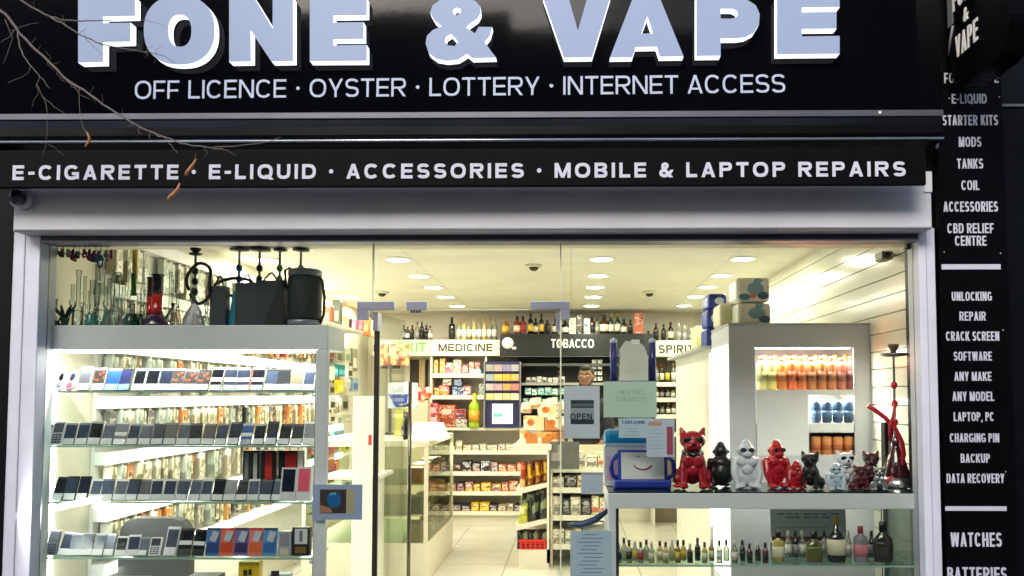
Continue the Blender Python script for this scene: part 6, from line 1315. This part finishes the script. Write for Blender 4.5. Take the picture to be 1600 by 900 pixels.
t, w_, h = poster('list_notice', 'long pale blue list notice at the left of the bottle cabinet', 891, 829, 955, 925, M((206, 226, 252), .5))
lines(t, [(-w_*(.35+.3*(k % 3)/2), h*(.93-.062*k), w_*(.3+.35*((k*7) % 4)/3), .004) for k in range(13)], -.0009, M((130, 150, 190), .5))
t, w_, h = poster('picture_notice', 'pale blue framed picture of a blue cup taped on the left glass', 488, 757, 566, 812, M((176, 188, 230), .5))
# (picture panel, cup, hand and cream strip are flat print)
MB().box(-w_*.7, w_*.36, -.0007, -.0001, h*.18, h*.86, M((70, 54, 48), .5, var=.3, vs=30)).build('picture', t); MB().box(w_*.37, w_*.68, -.0007, -.0001, h*.18, h*.86, M((206, 190, 150), .5)).build('cream_strip', t)
MB().prism([(-w_*.38, h*.72), (w_*.1, h*.76), (w_*.16, h*.5), (w_*.02, h*.34), (-w_*.3, h*.36), (-w_*.42, h*.55)], -.0015, -.0008, M((30, 110, 180), .4)).build('cup_print', t)
MB().prism([(-w_*.69, h*.2), (-w_*.2, h*.2), (-w_*.25, h*.32), (-w_*.5, h*.38), (-w_*.69, h*.42)], -.0015, -.0008, M((196, 130, 110), .5)).build('hand_print', t)
MB().prism([(-w_*.3, h*.76), (-w_*.05, h*.78), (-w_*.05, h*.7), (-w_*.32, h*.7)], -.0022, -.0016, M((110, 180, 220), .4)).build('cup_lid_print', t)
t, w_, h = poster('grey_notice', 'dark grey photo print on the snack rack below the OPEN poster', 859, 690, 905, 733, M((96, 96, 92), .45, var=.5, vs=9), 3.44)
MB().box(-w_*.9, -w_*.2, -.001, -.0002, h*.3, h*.6, M((140, 138, 130), .5)).build('panel', t)
q0 = P(886, 818, .3); q1 = P(950, 797, .3)
t = thing('blue_scoop', 'dark blue curved plastic scoop leaning left of the bottle cabinet', 'scoop', (q0.x, .3, q0.z-.02))
MB().tube([(0, 0, .015), ((q1.x-q0.x)*.3, 0, .012), ((q1.x-q0.x)*.7, 0, .04), (q1.x-q0.x, 0, q1.z-q0.z+.02)], [.006, .016, .018, .012], M((40, 56, 100), .3), 10).build('blade', t)
MB().box((q1.x-q0.x)*.4, (q1.x-q0.x)*.9, .02, .1, -(q0.z-.02)+.0, .012, M((216, 206, 176), .5)).build('stand', t)

# ================================================================== THE SHOPKEEPER
SKIN = M((120, 80, 58), .5, var=.08, vs=30); HAIR = M((16, 13, 12), .6, var=.3, vs=60); SHIRT = M((34, 34, 38), .8, bump=.2, vs=30); TROU = M((40, 44, 56), .8)
MAN_Y = 4.5; s_ = SCL(MAN_Y); hx = P(916, 590, MAN_Y).x
t = thing('person', 'man with short black hair and beard in dark top standing behind the counter', 'person', (hx, MAN_Y, 0), rz=R(-14))
HT = P(916, 570, MAN_Y).z                      # top of the hair
k = HT/1.86; zc = HT-.125
body = [('e', (0, .0, zc), (.075, .092, .115)), ('e', (0, -.03, zc-.06), (.06, .07, .058)), ('c', (0, .015, zc-.1), (0, .02, zc-.22), .056, .062), ('e', (0, -.096, zc-.018), (.015, .02, .022)), ('e', (-.078, .0, zc-.01), (.012, .02, .03)), ('e', (.078, .0, zc-.01), (.012, .02, .03)), ('e', (0, -.083, zc-.058), (.026, .012, .012)),
        ('e', (0, .03, 1.38*k), (.2, .115, .13)), ('e', (0, .03, 1.18*k), (.165, .105, .2)), ('e', (0, .03, .98*k), (.17, .115, .13))]
for s in (-1, 1):
    body += [('c', (s*.19, .03, 1.45*k), (s*.25, .03, 1.16*k), .06, .045), ('c', (s*.25, .03, 1.16*k), (s*.2, -.18, 1.06*k), .044, .03), ('e', (s*.19, -.22, 1.05*k), (.036, .045, .018)),
             ('c', (s*.09, .03, .95*k), (s*.1, .02, .5*k), .088, .058), ('c', (s*.1, .02, .5*k), (s*.1, .04, .09), .056, .038), ('c', (s*.1, .05, .045), (s*.11, -.13, .035), .042, .034)]
    for f in range(4): body.append(('c', (s*(.165+.018*f), -.25, 1.05*k), (s*(.165+.019*f), -.305+.008*abs(f-1.5), 1.035*k), .0085, .007))
    body.append(('c', (s*.16, -.21, 1.05*k), (s*.14, -.26, 1.04*k), .01, .008))
vs, fs = blob(body, SKIN, .0075, 3)
MB().add(vs, fs, SKIN, True).build('body', t)
up = [('e', (0, .03, 1.38*k), (.212, .127, .137)), ('e', (0, .03, 1.18*k), (.178, .118, .2)), ('e', (0, .03, .99*k), (.182, .127, .12)), ('c', (0, .02, zc-.19), (0, .02, zc-.24), .07, .085)]
for s in (-1, 1): up += [('c', (s*.19, .03, 1.45*k), (s*.25, .03, 1.16*k), .073, .057), ('c', (s*.25, .03, 1.16*k), (s*.21, -.14, 1.075*k), .056, .045)]
vs, fs = blob(up, SHIRT, .012, 3); MB().add(vs, fs, SHIRT, True).build('dark_top', t)
lo_ = [('e', (0, .03, .95*k), (.185, .13, .1))]
for s in (-1, 1): lo_ += [('c', (s*.09, .03, .93*k), (s*.1, .02, .5*k), .1, .075), ('c', (s*.1, .02, .5*k), (s*.1, .04, .1), .074, .058)]
vs, fs = blob(lo_, TROU, .014, 3); MB().add(vs, fs, TROU, True).build('trousers', t)
hr = [('e', (0, .022, zc+.034), (.083, .088, .094)), ('e', (0, -.055, zc+.088), (.055, .036, .03)), ('c', (-.072, .0, zc+.05), (-.075, .01, zc-.01), .014, .008), ('c', (.072, .0, zc+.05), (.075, .01, zc-.01), .014, .008)]
vs, fs = blob(hr, HAIR, .006, 2); MB().add(vs, fs, HAIR, True).build('hair', t)
bd = [('c', (-.064, -.02, zc-.04), (-.045, -.065, zc-.094), .014, .017), ('c', (.064, -.02, zc-.04), (.045, -.065, zc-.094), .014, .017), ('c', (-.045, -.065, zc-.094), (.045, -.065, zc-.094), .018, .018), ('c', (-.028, -.088, zc-.046), (.028, -.088, zc-.046), .008, .008)]
vs, fs = blob(bd, HAIR, .005, 2); MB().add(vs, fs, HAIR, True).build('beard', t)
for s in (-1, 1):
    e = MB().ball((s*.031, -.083, zc+.006), (.013, .009, .008), M((206, 200, 194), .2), seg=12, rings=8).build('eye', t); MB().ball((s*.031, -.0905, zc+.006), (.0055, .003, .0055), M((24, 16, 12), .1), seg=10, rings=6).build('iris', e)
    MB().tube([(s*.014, -.092, zc+.026), (s*.032, -.094, zc+.031), (s*.05, -.082, zc+.025)], .0045, HAIR, 6).build('eyebrow', t)
    MB().box(s*.1-.05, s*.1+.05, -.19, .1, .0, .075, M((24, 24, 26), .5), bev=.02).build('shoe', t)
MB().ball((0, -.094, zc-.06), (.02, .005, .006), M((120, 66, 60), .45), seg=10, rings=6).build('mouth', t)

# ================================================================== STREET TREE WITH BARE TWIGS
BARK = M((104, 96, 88), .8, var=.35, vs=40, bump=.4); TWIG = M((112, 102, 96), .75, var=.3, vs=50); LEAF = M((176, 120, 74), .6, var=.3, vs=40)
TY = -1.15; q0 = P(-170, 60, TY)
t = thing('street_tree', 'bare street tree whose thin twigs hang before the left end of the fascia', 'tree', (q0.x, TY, -.012)); c = t.location.copy()
MB().tube([(0, 0, 0), (.01, .0, .15), (-.01, .02, 1.2), (.0, 0, 2.2), (.02, -.01, 3.2), (-.03, 0, 4.4), (.02, .05, 5.6)], [.11, .085, .075, .068, .058, .04, .015], BARK, 14).build('trunk', t)
rnd = random.Random(3)
def twig(pts, r0, r1, dy0=0.0, dy1=0.0, nm='twig', m=TWIG):
    n = len(pts); out = []
    for i in range(n-1):                                   # add small kinks between the given bends
        a, e = pts[i], pts[i+1]
        for kx in range(3):
            f = kx/3; j = 0 if kx == 0 else 1.2
            out.append((a[0]+(e[0]-a[0])*f+rnd.uniform(-j, j), a[1]+(e[1]-a[1])*f+rnd.uniform(-j, j)))
    out.append(pts[-1]); N = len(out)
    P3 = [P(p[0], p[1], TY+dy0+(dy1-dy0)*i/(N-1))-c for i, p in enumerate(out)]
    MB().tube(P3, [r0+(r1-r0)*i/(N-1) for i in range(N)], m, 6).build(nm, t)
MB().tube([(0, 0, 2.55), tuple((P(-60, 5, TY)-c)*.5+Vector((0, 0, 1.3))), tuple(P(-60, -5, TY)-c), tuple(P(-4, 12, TY)-c)], [.04, .028, .014, .0055], BARK, 10).build('limb', t)
MB().tube([(0, 0, 2.9), tuple(P(-90, -60, TY)-c), tuple(P(-20, -40, TY)-c), tuple(P(28, -4, TY)-c)], [.035, .02, .009, .004], BARK, 10).build('limb', t)
twig([(-5, 12), (14, 28), (30, 52), (58, 80), (84, 104), (100, 121), (130, 140), (160, 163), (190, 181), (220, 199), (248, 211), (275, 221), (300, 228), (330, 231.5), (348, 232)], .0048, .0017, 0, .12)
twig([(330, 231.5), (352, 229), (380, 226.5), (405, 224), (420, 221), (439, 214.5)], .0018, .0007, .1, .16)
twig([(345, 232), (358, 237), (369, 243)], .0013, .0006, .11, .13)
twig([(28, -4), (50, 12), (80, 27), (100, 32), (126, 33), (160, 32), (190, 31), (214, 29)], .0036, .001, .0, .1)
twig([(214, 29), (232, 33), (246, 37), (260, 41)], .001, .0005, .1, .12)
twig([(80, 27), (104, 41), (126, 55), (150, 66), (176, 73), (205, 78), (228, 81), (246, 84), (262, 91), (274, 98)], .0028, .0008, 0, .1)
twig([(126, 55), (140, 66), (152, 78), (166, 90)], .0012, .0005, .02, .03)
twig([(28, 50), (30, 70), (36, 86), (48, 103), (60, 116), (70, 128), (78, 138)], .0022, .0007, 0, -.03)
twig([(62, 118), (57, 132), (60, 146), (52, 158), (49, 168)], .001, .0004)
twig([(98, 120), (106, 128), (116, 134), (124, 148), (142, 155)], .0013, .0005)
twig([(57, 132), (66, 150), (84, 167), (98, 175), (108, 181)], .001, .0004); twig([(124, 137), (124, 160), (126, 186), (134, 205), (136, 212)], .0009, .0006, .02, .0)
twig([(66, 150), (73, 166), (75, 180), (74, 205), (72, 222), (86, 231), (101, 244)], .001, .0005, .02, .05); twig([(72, 222), (66, 246)], .0006, .0004)
twig([(244, 211), (258, 216), (268, 227), (277, 240)], .0013, .0006, .06, .02); twig([(48, 103), (44, 114), (30, 122), (12, 129)], .0008, .0005); twig([(0, 66), (12, 60), (22, 48)], .0005, .001)
twig([(5, 100), (20, 60), (8, 30)], .0006, .001); twig([(60, 36), (40, 40), (18, 48)], .0005, .001); twig([(306, 240), (300, 262), (290, 280)], .0006, .0004, .1, .1)
MAIN = [(14, 28), (30, 52), (58, 80), (84, 104), (100, 121), (130, 140), (160, 163), (190, 181), (220, 199), (248, 211), (275, 221), (300, 228), (330, 231.5)]
SIDE = [(50, 12), (80, 27), (104, 41), (126, 55), (150, 66), (176, 73), (205, 78), (228, 81), (246, 84)]
for a in range(30):
    Q_ = MAIN if a % 5 < 3 else SIDE; g = rnd.randrange(len(Q_)-1); j = rnd.random(); x = Q_[g][0]+j*(Q_[g+1][0]-Q_[g][0]); y = Q_[g][1]+j*(Q_[g+1][1]-Q_[g][1]); s = rnd.choice((-1, 1)); twig([(x, y), (x+rnd.uniform(-4, 8), y+s*rnd.uniform(4, 9)), (x+rnd.uniform(-4, 12), y+s*rnd.uniform(8, 16))], .0008, .0004, .06, .05)
def leaf(pts, w_):
    P3 = [P(a, u, TY+.04)-c for a, u in pts]; n = len(P3)
    MB().tube(P3, [w_*(.25+.9*math.sin(math.pi*(i+.4)/n)) for i in range(n)], LEAF, 6).build('dry_leaf', t)
leaf([(136, 206), (139, 213), (140, 219), (137, 224), (133, 229)], .0042); leaf([(307, 248), (303, 255), (298, 262), (292, 269), (289, 274)], .005); leaf([(281, 286), (278, 295), (272, 302), (265, 308), (262, 312)], .0055)
leaf([(4, 486), (8, 490), (12, 493)], .004) if False else None
